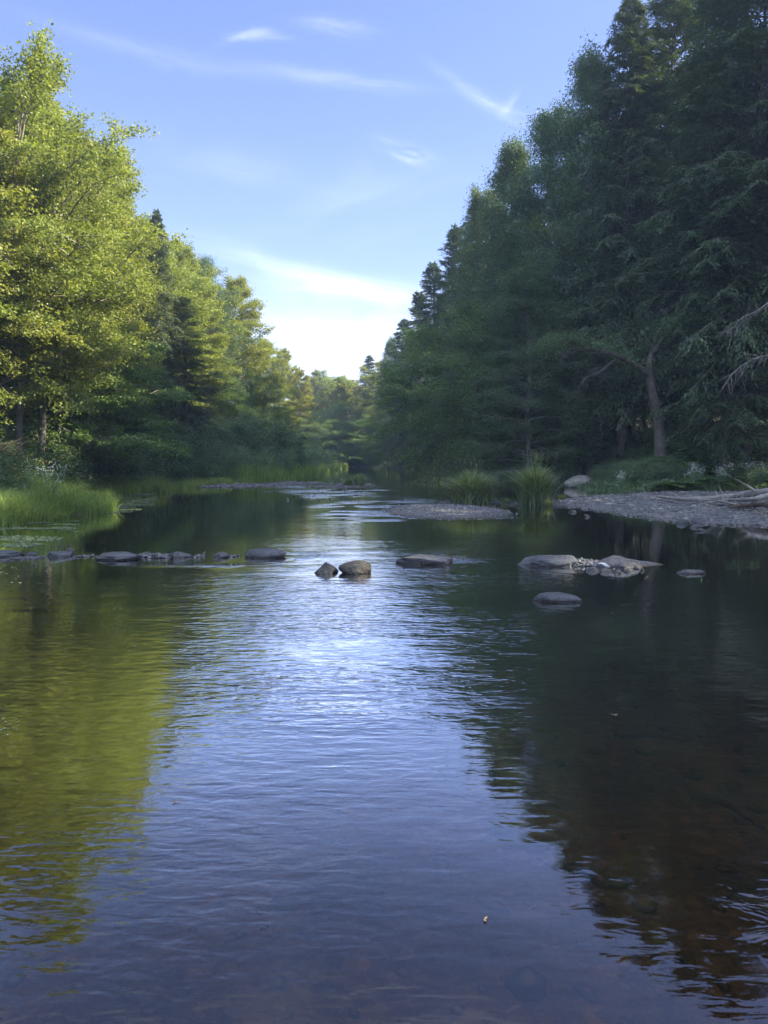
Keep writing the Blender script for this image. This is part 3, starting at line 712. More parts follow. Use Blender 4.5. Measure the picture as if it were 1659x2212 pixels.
K['spruce'] = conifer('spruce_tree', 24, 15, 3.0, .8, n1=110, nside=18, nb=9, droop=.2, blade=.2)

def tree(kind, x, ytop, Y, label, cat='tree', group=None, wide=1.0, rz=None, yawtilt=None):
    k = K[kind]; tp = at(x, ytop, Y); zb = h1(tp[0], Y) - .05
    s_ = (tp[2]-zb)/k['H']
    root = link(k['name'], None, None, (tp[0], Y, zb), random.uniform(0, 2*PI) if rz is None else rz)
    root.scale = (s_**.6*wide, s_**.6*wide, s_)
    root.empty_display_size = .3
    if yawtilt: root.rotation_euler[0], root.rotation_euler[1] = yawtilt
    link('trunk', k['trunk'], root); link('crown', k['crown'], root)
    tag(root, label, cat, group); return root

GL, GR, GF = 'broadleaf trees along the left bank', 'dark trees walling the right bank', 'far trees closing the river bend'
# left bank
hero = tree('maple_hero', 26, 160, 25.5, 'sunlit maple with three pale trunks at the left edge of the picture', group=GL, rz=2.3, wide=.88)
tree('maple_a', -80, 175, 23.5, 'bright maple cut off by the left edge, its crown beside the three-trunk maple', group=GL)
tree('maple_a', 68, 175, 31, 'tall sunlit maple directly right of the three-trunk maple', group=GL, rz=2.0, wide=.85)
tree('maple_b', 125, 240, 35, 'sunlit maple whose rounded top steps down second from the tallest left trees', group=GL, rz=1.1)
tree('maple_a', 180, 335, 39, 'yellow-green maple with a bulging edge just left of the feathery hemlock tip', group=GL, rz=4.0)
tree('hemlock_b', 338, 452, 43, 'thin hemlock tip with feathery twigs rising over the left trees', group=GL, wide=.55)
tree('maple_b', 325, 490, 47, 'sunlit yellowish maple just right of the feathery hemlock tip', group=GL)
tree('maple_a', 388, 520, 52, 'light green maple with rounded top in the middle of the left bank', group=GL)
tree('birch_b', 445, 550, 57, 'airy green tree beside the rounded end tree of the left bank', group=GL)
tree('maple_a', 508, 595, 62, 'rounded dark green tree ending the near left bank against the pale sky', group=GL)
tree('hemlock_a', 395, 640, 44, 'shaded dark hemlock standing below the sunlit crowns in the middle of the left bank', group=GL, wide=1.05)
tree('maple_low', 95, 690, 28.5, 'shaded low maple spreading layered branches right of the three pale trunks', group=GL)
tree('maple_low', 225, 730, 35, 'shaded low maple with boughs reaching over the reeds left of the dark hemlock', group=GL)
tree('alder', 440, 790, 53, 'shaded bushy alder at the foot of the airy green tree', cat='tree', group=GL)
tree('alder', 560, 800, 60, 'bushy alder overhanging the grassy point right of the rounded end tree', group=GL, wide=.8)
tree('gold', 614, 752, 88, 'golden sunlit tree standing at the end of the left bank', group=GL, wide=.7)
tree('gold', 645, 795, 100, 'small golden-green tree just right of the golden sunlit one', group=GL, wide=.8)
tree('alder', 655, 900, 96, 'dark bush-like tree below the golden sunlit tree at the far point', group=GL, wide=.8)
# second row left
for i, (k, x, y, Y) in enumerate([('maple_a', 60, 200, 36), ('maple_b', 150, 270, 40), ('hemlock_b', 20, 330, 33), ('maple_a', 255, 420, 47), ('hemlock_a', 130, 420, 39), ('hemlock_b', 230, 500, 45), ('maple_b', 330, 580, 55), ('hemlock_a', 300, 640, 50), ('maple_a', 440, 620, 64), ('hemlock_b', 520, 690, 70), ('maple_a', 570, 730, 80)]):
    tree(k, x, y, Y, 'tree of the second row glimpsed through the crowns of the left bank trees', group='second row of the left wood')
# far end
for i, (k, x, y, Y, l) in enumerate([
    ('gold', 686, 812, 128, 'leftmost rounded tree in the far tree line at the river bend'),
    ('maple_b', 712, 797, 124, 'rounded tree with sunlit flank, tallest of the far tree line left of the sharp spire'),
    ('gold', 738, 826, 118, 'golden round-topped tree low in the far tree line'),
    ('gold', 762, 820, 132, 'second golden rounded tree, smaller, right of the first in the far tree line'),
    ('hemlock_b', 798, 768, 116, 'sharp sunlit spire standing apart where far trees meet the right bank'),
    ('maple_b', 824, 782, 112, 'rounded dark crown touching the sharp sunlit spire on its right'),
    ('alder', 742, 868, 112, 'pale green leaning tree over the water at the river bend'),
    ('alder', 700, 905, 108, 'dark low tree filling the gap left of the pale leaning tree'),
    ('maple_low', 775, 905, 109, 'low shaded tree at the water right of the pale leaning tree')]):
    tree(k, x, y, Y, l, group=GF, wide=1.15)
for x, y, Y in [(655, 840, 150), (675, 825, 145), (705, 830, 150), (730, 822, 148), (775, 835, 150), (640, 850, 135), (790, 850, 130)]:
    tree('gold', x, y, Y, 'tree far behind in the wood closing the river bend', group='wood behind the river bend', wide=1.3)
# right bank silhouette, near to far
tree('hemlock_c', 1655, -170, 34.5, 'hemlock at the right edge of the picture, nearest of the right wall', group=GR)
tree('hemlock_a', 1560, -110, 36, 'tall hemlock rising out of the top of the picture near the right edge', group=GR)
tree('hemlock_c', 1462, -60, 42, 'hemlock whose top leaves the picture, behind the arching bare limbs', group=GR)
tree('hemlock_b', 1362, -5, 40.5, 'hemlock with feathery left edge that just reaches the top of the picture', group=GR, wide=.95)
tree('birch', 1290, 90, 42, 'pointed loose-leaved tree left of the hemlock that reaches the picture top', group=GR, wide=.85)
tree('birch_b', 1215, 215, 44, 'birch with small leaves letting specks of sky through, higher of the pair', group=GR, wide=.9)
tree('birch', 1118, 300, 47, 'birch with small leaves stepping down left of its taller twin', group=GR, wide=.85)
tree('birch_b', 1062, 400, 52, 'small-leaved tree in front of the sunlit conifer tips', group=GR, wide=.8)
tree('hemlock_b', 1030, 435, 60, 'conifer with sunlit yellow tip above the small-leaved trees', group=GR)
tree('hemlock_a', 985, 488, 66, 'conifer with sunlit left side next below the yellow-tipped one', group=GR)
tree('hemlock_b', 935, 566, 75, 'dark conifer spire above the pale leaning maple on the right bank', group=GR, wide=1.1)
tree('hemlock_a', 905, 630, 81, 'dark conifer next down the slope from the one above the pale maple', group=GR)
tree('hemlock_b', 872, 690, 90, 'dark far conifer second from the end of the right wall', group=GR, wide=1.1)
tree('birch', 842, 727, 98, 'thin airy tree with yellow leaves at the low end of the right wall', group=GR, wide=.7)
# lower, in front
tree('birch_b', 1150, 560, 40.5, 'broad grey-green tree leaning over the river behind the grass tufts', group=GR, wide=1.05)
tree('alder', 1075, 640, 47, 'pale-leaved tree with rounded boughs hanging over the far shore', group=GR, wide=1.0)
tree('maple_low', 985, 690, 60, 'yellow-green maple bough leaning out from the dark right wall', group=GR, wide=1.1)
tree('hemlock_a', 1275, 520, 42, 'shaded hemlock in the hollow of the right bank left of the bare-limbed trunk', group=GR, wide=1.1)
tree('hemlock_b', 1590, 430, 33.8, 'shaded hemlock with low green sprays right of the bare-limbed trunk', group=GR, wide=1.05)
tree('hemlock_a', 900, 800, 82, 'shaded conifer hanging over the water on the far right bank', group=GR, wide=1.3)
tree('alder', 845, 870, 92, 'dark low tree at the water at the far right bank', group=GR, wide=.9)
tree('alder', 960, 830, 66, 'dark alder low on the right bank left of the grass tufts', group=GR, wide=.8)
for k, x, y, Y in [('hemlock_a', 1600, 60, 38), ('hemlock_c', 1480, 150, 43), ('hemlock_a', 1380, 200, 45), ('hemlock_c', 1300, 330, 50), ('hemlock_a', 1210, 380, 54), ('hemlock_b', 1150, 450, 58), ('hemlock_a', 1090, 500, 66), ('hemlock_c', 1010, 560, 74),
                   ('hemlock_a', 960, 640, 86), ('hemlock_b', 880, 740, 100), ('hemlock_b', 1659, 250, 40), ('spruce', 1330, 700, 46), ('spruce', 1480, 620, 44), ('spruce', 1230, 720, 50), ('spruce', 1400, 690, 47), ('spruce', 1540, 640, 45), ('spruce', 1610, 640, 42), ('spruce', 1659, 660, 41), ('spruce', 1700, 600, 38), ('spruce', 1290, 740, 49), ('spruce', 1440, 720, 50), ('spruce', 1580, 700, 50), ('spruce', 1500, 730, 41), ('spruce', 1360, 760, 43), ('hemlock_a', 1760, 100, 38), ('hemlock_a', 1730, 300, 44)]:
    tree(k, x, y, Y, 'shaded tree of the second row glimpsed through the right bank trees', group='second row of the right wood', wide=1.15)
# trees beside the photographer that shade the near river
for x, Y in [(25.5, 22), (26.5, 14.5), (25, 7), (26.5, -1), (31, 18), (31, 9), (27, 27), (-15, 8), (21.5, 34.5), (23, 31), (25, 38)]:
    k = K['hemlock_a' if x > 0 else 'maple_a']; root = link(k['name'], None, None, (x, Y, h1(x, Y)), x); root.scale = (1.3, 1.3, 1.28 if x > 0 else 1)
    link('trunk', k['trunk'], root); link('crown', k['crown'], root); tag(root, 'tree beside the photographer, outside the picture', 'tree', 'trees beside the photographer')

# trunk with arching bare limbs, right
def limb(name, ctrl, r0, r1, mat, parent=None, k=8, loc=None):
    a = Acc(); p = smooth_path(ctrl, 6*len(ctrl)); off = np.array(loc) if loc is not None else 0
    s_ = np.linspace(0, 1, len(p)); tube(a, p-off, r0*(1-s_)+r1*s_, k)
    return a, p
Yt = 35.2
b0 = at(1420, 918, Yt); b0[2] = h1(b0[0], Yt)-.2
root = link('old_tree', None, None, tuple(b0)); tag(root, 'old tree with thick leaning trunk and bare limbs arching left over the right bank', 'tree')
a = Acc(); rng = np.random.RandomState(77)
def bough(pts, r0, r1, k=8, Yj=0.0):
    c = [at(x, y, Yt+dy)-b0 for x, y, dy in pts]; p = smooth_path(c, 7*len(c)); s_ = np.linspace(0, 1, len(p))
    tube(a, p, r0*(1-s_)**.8+r1, k); return p
bough([(1428, 985, 0), (1424, 935, 0), (1420, 900, 0), (1408, 840, -.1), (1402, 790, -.2), (1408, 765, .1), (1414, 735, .5), (1430, 700, 1.4)], .27, .02, 10)
L1 = bough([(1404, 815, -.1), (1375, 790, -.4), (1335, 770, -.8), (1290, 757, -1.2), (1240, 755, -1.5), (1180, 775, -1.8)], .15, .012)
L2 = bough([(1300, 762, -1.1), (1260, 745, -1.4), (1225, 760, -1.8), (1205, 790, -2.0)], .05, .006, 6)
L3_ = bough([(1335, 770, -.8), (1300, 800, -1.0), (1262, 820, -1.4), (1240, 860, -1.6)], .045, .005, 6)
L4 = bough([(1412, 760, -.1), (1445, 715, -.4), (1490, 690, -.6)], .10, .01)
L5 = bough([(1285, 757, -1.2), (1240, 735, -1.6), (1200, 740, -2.0), (1165, 765, -2.2)], .04, .005, 6)
for p in (L1, L2, L3_, L4, L5):
    for q in range(22):
        i = rng.randint(len(p)//3, len(p)); d = unit(np.array([rng.randn()-.3, rng.randn()*.5, rng.randn()*.5-.1])); ln = rng.uniform(.3, 1.0)
        ss = np.linspace(0, 1, 5)[:, None]; tube(a, p[i]+d*ln*ss+np.cumsum(rng.randn(5, 3)*.03, 0), .012*(1-ss[:, 0])+.003, 4)
link('trunk', a.mesh('trunk', M['bark_dark'], True), root)
# sprays of leaves it carries
cr = Acc()
for p in (L1, L4, L5):
    n = 1300; i = rng.randint(0, len(p), n); Q = p[i]+rng.randn(n, 3)*np.array([.35, .35, .12])+np.array([0, 0, .15])
    leaves(cr, Q, rng.randn(n, 3), rng.randn(n, 3)*.5+np.array([0, 0, 1]), .1, .07)
link('crown', cr.mesh('crown', M['birch']), root)

# pale dead branches hanging at the right and over the far shore
def dead_branch(label, pts, Y, r0, seed, n=16, tw=.5):
    rng = np.random.RandomState(seed); c = [at(x, y, Y+dy) for x, y, dy in pts]; o = c[0].copy(); a = Acc()
    p = smooth_path([q-o for q in c], 8*len(c)); s_ = np.linspace(0, 1, len(p)); tube(a, p, r0*(1-s_)+.006, 6)
    for q in range(n):
        i = rng.randint(2, len(p)-2); t = unit(p[i+1]-p[i]); d = unit(t*.8+rng.randn(3)*.6+np.array([0, 0, -.25])); ln = tw*rng.uniform(.4, 1.3)
        ss = np.linspace(0, 1, 5)[:, None]; tube(a, p[i]+d*ln*ss+np.cumsum(rng.randn(5, 3)*.05*ln, 0), .35*r0*(1-ss[:, 0])+.003, 4)
    tag(link('dead_branch', a.mesh('dead_branch', M['deadwood'], True), None, tuple(o)), label, 'branch')
dead_branch('pale dead branch drooping at the right edge, higher of two', [(1690, 630, 0), (1640, 668, -.3), (1600, 690, -.5), (1570, 720, -.6)], 25, .016, 5, 30, .7)
dead_branch('pale dead branch at the right edge below the other, fanning over the ferns', [(1690, 760, 0), (1630, 775, -.2), (1590, 800, -.4), (1560, 840, -.5)], 25, .014, 6, 30, .7)
dead_branch('long thin bleached branch sticking out left from the yellow-green maple bough', [(995, 812, 0), (960, 810, -.5), (925, 822, -1), (890, 818, -1.5)], 57, .05, 7, 6, .8)
dead_branch('slanting bleached limb below the yellow-green maple bough', [(1000, 826, 0), (975, 842, -.4), (950, 858, -.8)], 57, .05, 8, 6, .8)
dead_branch('bare bent stem of the leaning tree at the river bend', [(815, 985, 0), (800, 984, 0), (792, 950, 0), (765, 900, 0), (750, 880, 0)], 108, .09, 9, 8, 1.5)

# ------------------------------------------------------------------ shrubs, ferns, grasses
def shrub_proto(name, seed, Ht, Rad, leafL, mat, n1=26, flower=None):
    k = broadleaf(name, seed, Ht, Rad, .12, mat, 'brushwood', stems=4, n1=n1, n2=7, n3=5, nl=12, leafL=leafL, prof=lambda t: math.sin(PI*(.38+.55*t))**.5, up0=5, up1=70, flat=1.2, trunk_r=.02, stemsep=.12, spread=1.1)
    return k
K['shrub_a'] = shrub_proto('shrub', 51, 1.8, 1.25, .07, 'shrub')
K['shrub_b'] = shrub_proto('shrub', 52, 1.4, 1.1, .055, 'shrub', 24)
K['shrub_c'] = shrub_proto('shrub', 53, 2.4, 1.3, .08, 'birch', 30)
def shrub(kind, x, y, label, s_=1., group=None, wide=1.0, cat='shrub', z=None):
    k = K[kind]; o = link(k['name'], None, None, (x, y, h1(x, y)-.06), random.uniform(0, 6.28)); s_ *= .68; o.scale = (s_*wide, s_*wide, s_)
    link('stems', k['trunk'], o); link('foliage', k['crown'], o); tag(o, label, cat, group); return o
rng = np.random.RandomState(91)
GS = 'bushes crowding the left bank slope'
n = 0
for Y in np.arange(17.5, 62, 1.35):
    for q in range(2 if Y < 24 else 3):
        bx = np.interp(Y, [p[1] for p in LB[1:15]], [p[0] for p in LB[1:15]])
        x = bx - 1.0 - q*1.45 - rng.rand()*.7; y = Y+rng.uniform(-.4, .4)
        if x/y < -.66: continue
        kind = ['shrub_a', 'shrub_b', 'shrub_c'][rng.randint(3)]
        shrub(kind, x, y, 'leafy bush in the unbroken thicket on the left bank behind the reeds', rng.uniform(.75, 1.2)*(.62 if Y < 25 else 1.2), GS, rng.uniform(1, 1.3)*(1.3 if Y < 25 else 1))
for Y in np.arange(63, 102, 3.0):
    bx = np.interp(Y, [p[1] for p in LB[1:15]], [p[0] for p in LB[1:15]])
    shrub('shrub_c', bx-1.0-rng.rand(), Y, 'low rounded bush on the far grassy point of the left bank', rng.uniform(.6, 1.0), 'bushes on the far grassy point', 1.5)
# right bank
GRB = 'bushes along the foot of the right bank'
def rbx(Y): return np.interp(Y, [34.5, 38, 46, 55, 66, 77, 88, 100], [11.0, 11.5, 10.3, 8.4, 7.0, 5.6, 3.2, .3])
for Y in np.arange(34.5, 100, 1.5):
    for q in range(2 if Y < 60 else 1):
        if q == 0 and 38 < Y < 42.5: continue
        shrub(['shrub_a', 'shrub_b', 'shrub_c'][rng.randint(3)], rbx(Y)+.6+q*1.4+rng.rand()*.6, Y+rng.uniform(-.4, .4), 'dark shaded bush at the water along the right bank', rng.uniform(.55, .95), GRB, 1.25)
for x in np.arange(11.2, 17.5, .9):
    for q in range(3):
        if x > 13.2 and q < 2 and rng.rand() < .35: continue
        shrub(['shrub_a', 'shrub_b'][rng.randint(2)], x+rng.uniform(-.4, .4), np.interp(x, [10.9, 12.2, 17.5], [36, 33.9, 32.6])+q*1.2+rng.rand()*.4, 'dark leafy bush on the slope above the gravel bar', rng.uniform(.55, .85), 'bushes above the gravel bar', 1.2)
for x, y, sc_ in [(-7.5, 114.5, 1.6), (-5.5, 113.5, 1.5), (-3.5, 111, 1.6), (-2, 109.5, 1.5), (-.6, 106.5, 1.4), (.8, 104, 1.5), (-10, 116, 1.8), (1.6, 101, 1.4), (-1.2, 112, 1.9), (-5, 117, 2.0), (-13, 118, 2)]:
    shrub('shrub_c', x, y, 'bush at the water under the far trees of the river bend', sc_, 'bushes under the far trees', 1.4)
# ferns
def fern_proto(seed, nf=15, ln=1.05):
    rng = np.random.RandomState(seed); st = Acc(); fr = Acc()
    for k in range(nf):
        a = k*2.4+rng.rand(); L_ = ln*rng.uniform(.7, 1.1); s_ = np.linspace(0, 1, 26)
        e0 = R(rng.uniform(50, 75)); hor = L_*(math.cos(e0)*s_+.35*s_**2); ver = L_*(math.sin(e0)*s_-.62*s_**2)
        p = np.stack([math.cos(a)*hor, math.sin(a)*hor, ver], 1); tube(st, p[::5], .006, 3)
        T = unit(np.gradient(p, axis=0)); S_ = unit(np.cross(T, np.array([0, 0, 1.]))); U = np.cross(S_, T)
        w = .26*L_*np.sin(PI*np.clip(s_*.93+.07, 0, 1))**.7*(1-s_*.35)
        for sg in (1, -1):
            leaves(fr, p[3:], S_[3:]*sg+T[3:]*.35+np.array([0, 0, -.18]), U[3:]+rng.randn(23, 3)*.12, w[3:], .052*L_, .1, np.clip(rng.rand()*.5+.45*rng.rand(23), 0, .96))
    return dict(name='fern', stem=st.mesh('fern_stem', M['fern']), frond=fr.mesh('fern_frond', M['fern']))
FERN = [fern_proto(61), fern_proto(62, 13, 1.25)]
rng = np.random.RandomState(62)
for i in range(110):
    x = rng.uniform(12.2, 18.4); y = 32.3+rng.rand()**1.0*4.6; k = FERN[i % 2]
    o = link('fern', None, None, (x, y, h1(x, y)), rng.rand()*6.28); s_ = rng.uniform(.85, 1.35); o.scale = (s_, s_, s_)
    link('stem', k['stem'], o); link('frond', k['frond'], o); tag(o, 'green fern among the ferns on the slope above the driftwood at right', 'fern', 'ferns on the right bank')
# flowering plants
def flowers(x, y, label, petal='petal', s_=1., seed=0, n=60):
    rng = np.random.RandomState(seed); st = Acc(); fl = Acc(); lf = Acc(); z = h1(x, y)
    for k in range(9):
        a = rng.rand()*6.28; tip = np.array([math.cos(a)*.45*rng.rand(), math.sin(a)*.45*rng.rand(), rng.uniform(.8, 1.25)])*s_
        p = np.array([0, 0, -.1]) + (tip-np.array([0, 0, -.1]))*np.linspace(0, 1, 5)[:, None]**np.array([1.6, 1.6, 1]); tube(st, p, .006, 3)
        m = n//4; Q = tip + rng.randn(m, 3)*np.array([.11, .11, .08])*s_
        leaves(fl, Q, rng.randn(m, 3), rng.randn(m, 3)*.4+np.array([0, -.3, 1]), .032, .03, .1)
        m = 36; t = rng.rand(m); Q = p[0]+(tip-p[0])*t[:, None]+rng.randn(m, 3)*.05; leaves(lf, Q, rng.randn(m, 3)+np.array([0, 0, .2]), rng.randn(m, 3)*.5+np.array([0, 0, 1]), .11, .035)
    o = link('flowering_plant', None, None, (x, y, z)); lf.v += st.v; lf.f += [f+lf.n for f in st.f]; lf.r += st.r; lf.m += st.m; link('foliage', lf.mesh('foliage', M['shrub']), o); link('flower_head', fl.mesh('flower_head', M[petal]), o)
    tag(o, label, 'flowering plant'); return o
for i, (px, py, Y, l) in enumerate([(1510, 965, 32.6, 'white-flowered plant among the ferns, left of the largest white cluster'), (1575, 965, 32.5, 'largest cluster of white flowers among the ferns above the driftwood'),
        (1625, 985, 32.3, 'white-flowered plant near the right edge above the driftwood roots'), (1500, 1010, 32.3, 'small white blooms low on the slope above the log'), (1560, 1015, 32.2, 'white blooms low on the slope left of the driftwood roots'),
        (1655, 960, 32.4, 'white flowers at the very right edge of the picture'), (1345, 1030, 33.2, 'few white blooms low behind the gravel bar right of the pale boulder')]):
    p = at(px, py, Y); flowers(p[0], Y, l, seed=100+i, s_=1.0 if i < 3 else .85)
for i, (px, Y, l) in enumerate([(110, 20.6, 'white-flowered stems in the left bank bushes nearest the camera'), (60, 20.4, 'yellow goldenrod at left edge above the bright grass'), (95, 22.5, 'yellow goldenrod behind the white-flowered stems on the left bank'), (300, 35, 'yellow goldenrod head in the left thicket behind the reeds')]):
    X_ = (px-829.5)/FPX*Y; flowers(X_, Y, l, 'petal' if i == 0 else 'yellow', seed=130+i, n=30 if i else 60)

def blades(ac, x, y, z, ln, seed, width=.012, lean=.35, k=4, headp=0.):
    rng = np.random.RandomState(seed); n = len(x)
    a = rng.rand(n)*6.28; le = np.abs(rng.randn(n))*lean+.08; s_ = np.linspace(0, 1, k+1)
    d = np.stack([np.cos(a), np.sin(a), np.zeros(n)], 1); sd = np.stack([-np.sin(a+rng.randn(n)*.7), np.cos(a), np.zeros(n)], 1)
    base = np.stack([x, y, z], 1)
    hor = ln[:, None]*(le[:, None]*s_**1.2*.5+le[:, None]*1.0*s_**2.4); ver = ln[:, None]*(s_-.35*np.minimum(le, 1.2)[:, None]*s_**3)
    C = base[:, None]+d[:, None]*hor[..., None]; C[..., 2] += ver
    w = width*(1-s_**1.6)+.0015; w = w[None, :, None]*rng.uniform(.6, 1.3, n)[:, None, None]
    Vl = C-sd[:, None]*w/2; Vr = C+sd[:, None]*w/2
    V = np.stack([Vl, Vr], 2).reshape(-1, 3)
    b = (np.arange(n)*(2*(k+1)))[:, None]+(np.arange(k)*2)[None]
    F = np.stack([b, b+1, b+3, b+2], -1).reshape(-1, 4)
    ac.add(V, F, np.repeat(np.clip(rng.rand(n), 0, 1), k)); return C
def tuft(name, px, py, wpx, hpx, nb, seed, label, lean=.35, heads=0, cat='grass tuft', width=.013):
    p = on_water(px, py, .05); rng = np.random.RandomState(seed); w = wpx/FPX*p[1]; h_ = hpx/FPX*p[1]
    rr = np.abs(rng.randn(nb))*.45; rr = np.minimum(rr, 1.1); aa = rng.rand(nb)*6.28
    x = p[0]+np.cos(aa)*rr*w*.33; y = p[1]+w*.2+np.sin(aa)*rr*w*.33; z = np.maximum(H(x, y), -.02)-.02
    ac = Acc(); ln = h_*rng.uniform(.55, 1.08, nb)*(1-.28*rr)
    blades(ac, x-p[0], y-p[1], z, ln, seed+1, width, lean)
    o = link(name, None, None, (p[0], p[1], 0)); link('blades', ac.mesh(name+'_blades', M['tuft']), o)
    if heads:
        hd = Acc()
        for k in range(heads):
            i = rng.randint(nb); b = np.array([x[i]-p[0], y[i]-p[1], z[i]]); tip = b+np.array([rng.randn()*.2, rng.randn()*.1, h_*rng.uniform(1.0, 1.2)])
            pp = b+(tip-b)*np.linspace(0, 1, 6)[:, None]; tube(hd, pp, .003, 3)
            m = 14; Q = tip-np.array([0, 0, 1])*rng.rand(m)[:, None]*.16+rng.randn(m, 3)*.012; leaves(hd, Q, rng.randn(m, 3)*.3+np.array([0, 0, 1]), rng.randn(m, 3), .03, .012, r=np.full(m, 1.))
        link('seed_head', hd.mesh('seed_head', M['grass']), o)
    tag(o, label, cat); return o
tuft('grass_tuft', 1022, 1086, 128, 80, 1900, 1, 'rounded green grass tuft on the gravel islet, left of the two big tufts', .6, 10, width=.032)
tuft('grass_tuft', 1160, 1090, 104, 98, 1500, 2, 'taller spiky grass tuft with seed heads, right of the two big tufts', .36, 30, width=.03)
tuft('grass_tuft', 752, 1048, 34, 22, 700, 3, 'smaller left half of the far grass tuft in mid river', .4)
tuft('grass_tuft', 775, 1049, 40, 34, 1100, 4, 'taller right half of the far grass tuft in mid river', .4)
tuft('grass_sprig', 914, 1202, 26, 26, 26, 5, 'sprig of green grass sprouting behind the long low slab', .7, cat='grass', width=.008)
tuft('grass_sprig', 1516, 1244, 10, 16, 5, 6, 'broken grass stalk standing by the thin flat stone at right', .5, cat='grass', width=.006)
for i, (px, py, w, h_) in enumerate([(1215, 1078, 34, 20), (1186, 1092, 30, 26), (1092, 1088, 24, 20)]):
    tuft('grass_tuft', px, py, w, h_, 350, 70+i, ['little grass fringe at the tip of the gravel bar', 'low grass at the right foot of the taller spiky tuft', 'low grass between the two big tufts'][i], .5)

# reeds and sedge of the left shore: nobody could count the blades
rng = np.random.RandomState(33)
def shore(n, y0, y1, off0, off1, lnlo, lnhi, width, lean, seed, name, label, extra=None):
    rng = np.random.RandomState(seed); Y = rng.uniform(y0, y1, n)
    bx = np.interp(Y, [p[1] for p in LB[1:15]], [p[0] for p in LB[1:15]])
    x = bx + rng.uniform(off0, off1, n) + fbm(Y*.6, Y*0, 8)*1.2
    z = H(x, Y); k = (z > -.10) & (z < 1.6) & (x/Y > -.62); x, Y, z = x[k], Y[k], z[k]
    cl = np.clip(.75+1.1*fbm(x*1.1, Y*.9, 14), .35, 1.3)
    ac = Acc(); blades(ac, x, Y, z-.02, cl*rng.uniform(lnlo, lnhi, len(x)), seed, width, lean, 4)
    tag(link(name, ac.mesh(name, M['sedge'])), label, 'grass', kind='stuff')
shore(20000, 16.5, 26, -1.3, 1.5, .45, .95, .017, .35, 1, 'sedge_grass', 'bright green sedge growing at the water on the near left shore')
shore(12000, 26, 34, -1.3, .6, .5, 1.0, .018, .28, 2, 'sedge_grass', 'tall green sedge at the water behind the near left grass')
shore(15000, 34, 46, -2.6, 1.2, .25, .6, .018, .4, 3, 'short_grass', 'short grass edging the mud spit on the left shore')
shore(16000, 43, 58, -2.4, .9, .8, 1.5, .022, .12, 4, 'reed_bed', 'upright reeds standing on the left point above the mud spit')
shore(12000, 56, 103, -2.5, .6, .5, 1.1, .04, .3, 5, 'short_grass', 'grass covering the far point of the left bank')
# grass at the foot of the right bank
xg = rng.uniform(10.8, 18, 7000); yg = np.interp(xg, [10.8, 12.2, 17.5], [35, 33.1, 31.6])+rng.uniform(-.6, 1.2, 7000); zg = H(xg, yg); kk = zg > 0
ac = Acc(); blades(ac, xg[kk], yg[kk], zg[kk]-.02, rng.uniform(.15, .5, kk.sum()), 9, .016, .5, 3)
tag(link('short_grass', ac.mesh('short_grass', M['grass'])), 'low grass where the gravel bar meets the right bank', 'grass', kind='stuff')
# leafy ground cover on both banks
def cover(n, fx, seed, label):
    rng = np.random.RandomState(seed); Y = 17+rng.rand(n)**1.3*85; x = fx(Y, rng); z = H(x, Y)
    k = (z > .12) & (np.abs(x/Y) < .68); x, Y, z = x[k], Y[k], z[k]; m = len(x)
    cl = np.clip(.5+1.4*fbm(x*.8, Y*.8, 31), .05, 1.2)
    Q = np.stack([x, Y, z+rng.rand(m)**.8*.75*cl], 1); ac = Acc(); L = rng.uniform(.06, .13, m)*(1+Y/60)
    leaves(ac, Q, rng.randn(m, 3)+np.array([0, 0, .15]), rng.randn(m, 3)*.5+np.array([0, -.2, .9]), L, L*.55)
    tag(link('ground_cover', ac.mesh('ground_cover', M['shrub'])), label, 'undergrowth', kind='stuff')
cover(70000, lambda Y, g: np.interp(Y, [p[1] for p in LB[1:15]], [p[0] for p in LB[1:15]])-g.rand(len(Y))**1.2*9-.2, 41, 'leafy undergrowth covering the left bank under the trees')
cover(70000, lambda Y, g: np.where(Y < 35, 17.5*1.0, rbx(Y))+.2+g.rand(len(Y))**1.2*9*np.where(Y < 35, 0, 1)+0*Y, 42, 'leafy undergrowth covering the right bank under the trees')
rng = np.random.RandomState(43); m = 30000; x = rng.uniform(9.6, 21, m); y = np.interp(x, [9.9, 11.8, 17.5, 21], [34.7, 32.8, 31.8, 29])+rng.rand(m)**1.2*7
z = H(x, y); Q = np.stack([x, y, z+rng.rand(m)*.6*np.clip(.5+1.4*fbm(x*.8, y*.8, 31), .05, 1.2)], 1); ac = Acc(); L = rng.uniform(.08, .17, m)
leaves(ac, Q, rng.randn(m, 3), rng.randn(m, 3)*.5+np.array([0, -.2, .9]), L, L*.55)
tag(link('ground_cover', ac.mesh('ground_cover', M['shrub'])), 'leafy undergrowth on the slope behind the gravel bar', 'undergrowth', kind='stuff')

# floating weed and leaves on the left
rng = np.random.RandomState(71)
def weed(polypx, n, size, seed, label, thr=-.1, name='floating_weed', sc=1.0, mat='weed'):
    rng = np.random.RandomState(seed); pl = [tuple(on_water(*q)[:2]) for q in polypx]; P = np.array(pl)
    x = rng.uniform(P[:, 0].min(), P[:, 0].max(), n*4); y = rng.uniform(P[:, 1].min(), P[:, 1].max(), n*4)
    k = (sdf(pl, x, y) + fbm(x*1.5, y*1.5, seed)*1.0 > 0) & (fbm(x*1.2*sc, y*2.2*sc, seed+3) > thr); x, y = x[k][:n], y[k][:n]; m = len(x)
    ac = Acc(); L = size*rng.uniform(.5, 1.5, m); Q = np.stack([x, y, rng.uniform(.003, .012, m)], 1)
    leaves(ac, Q, rng.randn(m, 3)*np.array([1, 1, .03]), rng.randn(m, 3)*.08+np.array([0, 0, 1]), L, L*.8, .05)
    tag(link(name, ac.mesh(name, M[mat])), label, 'water weed', kind='stuff')
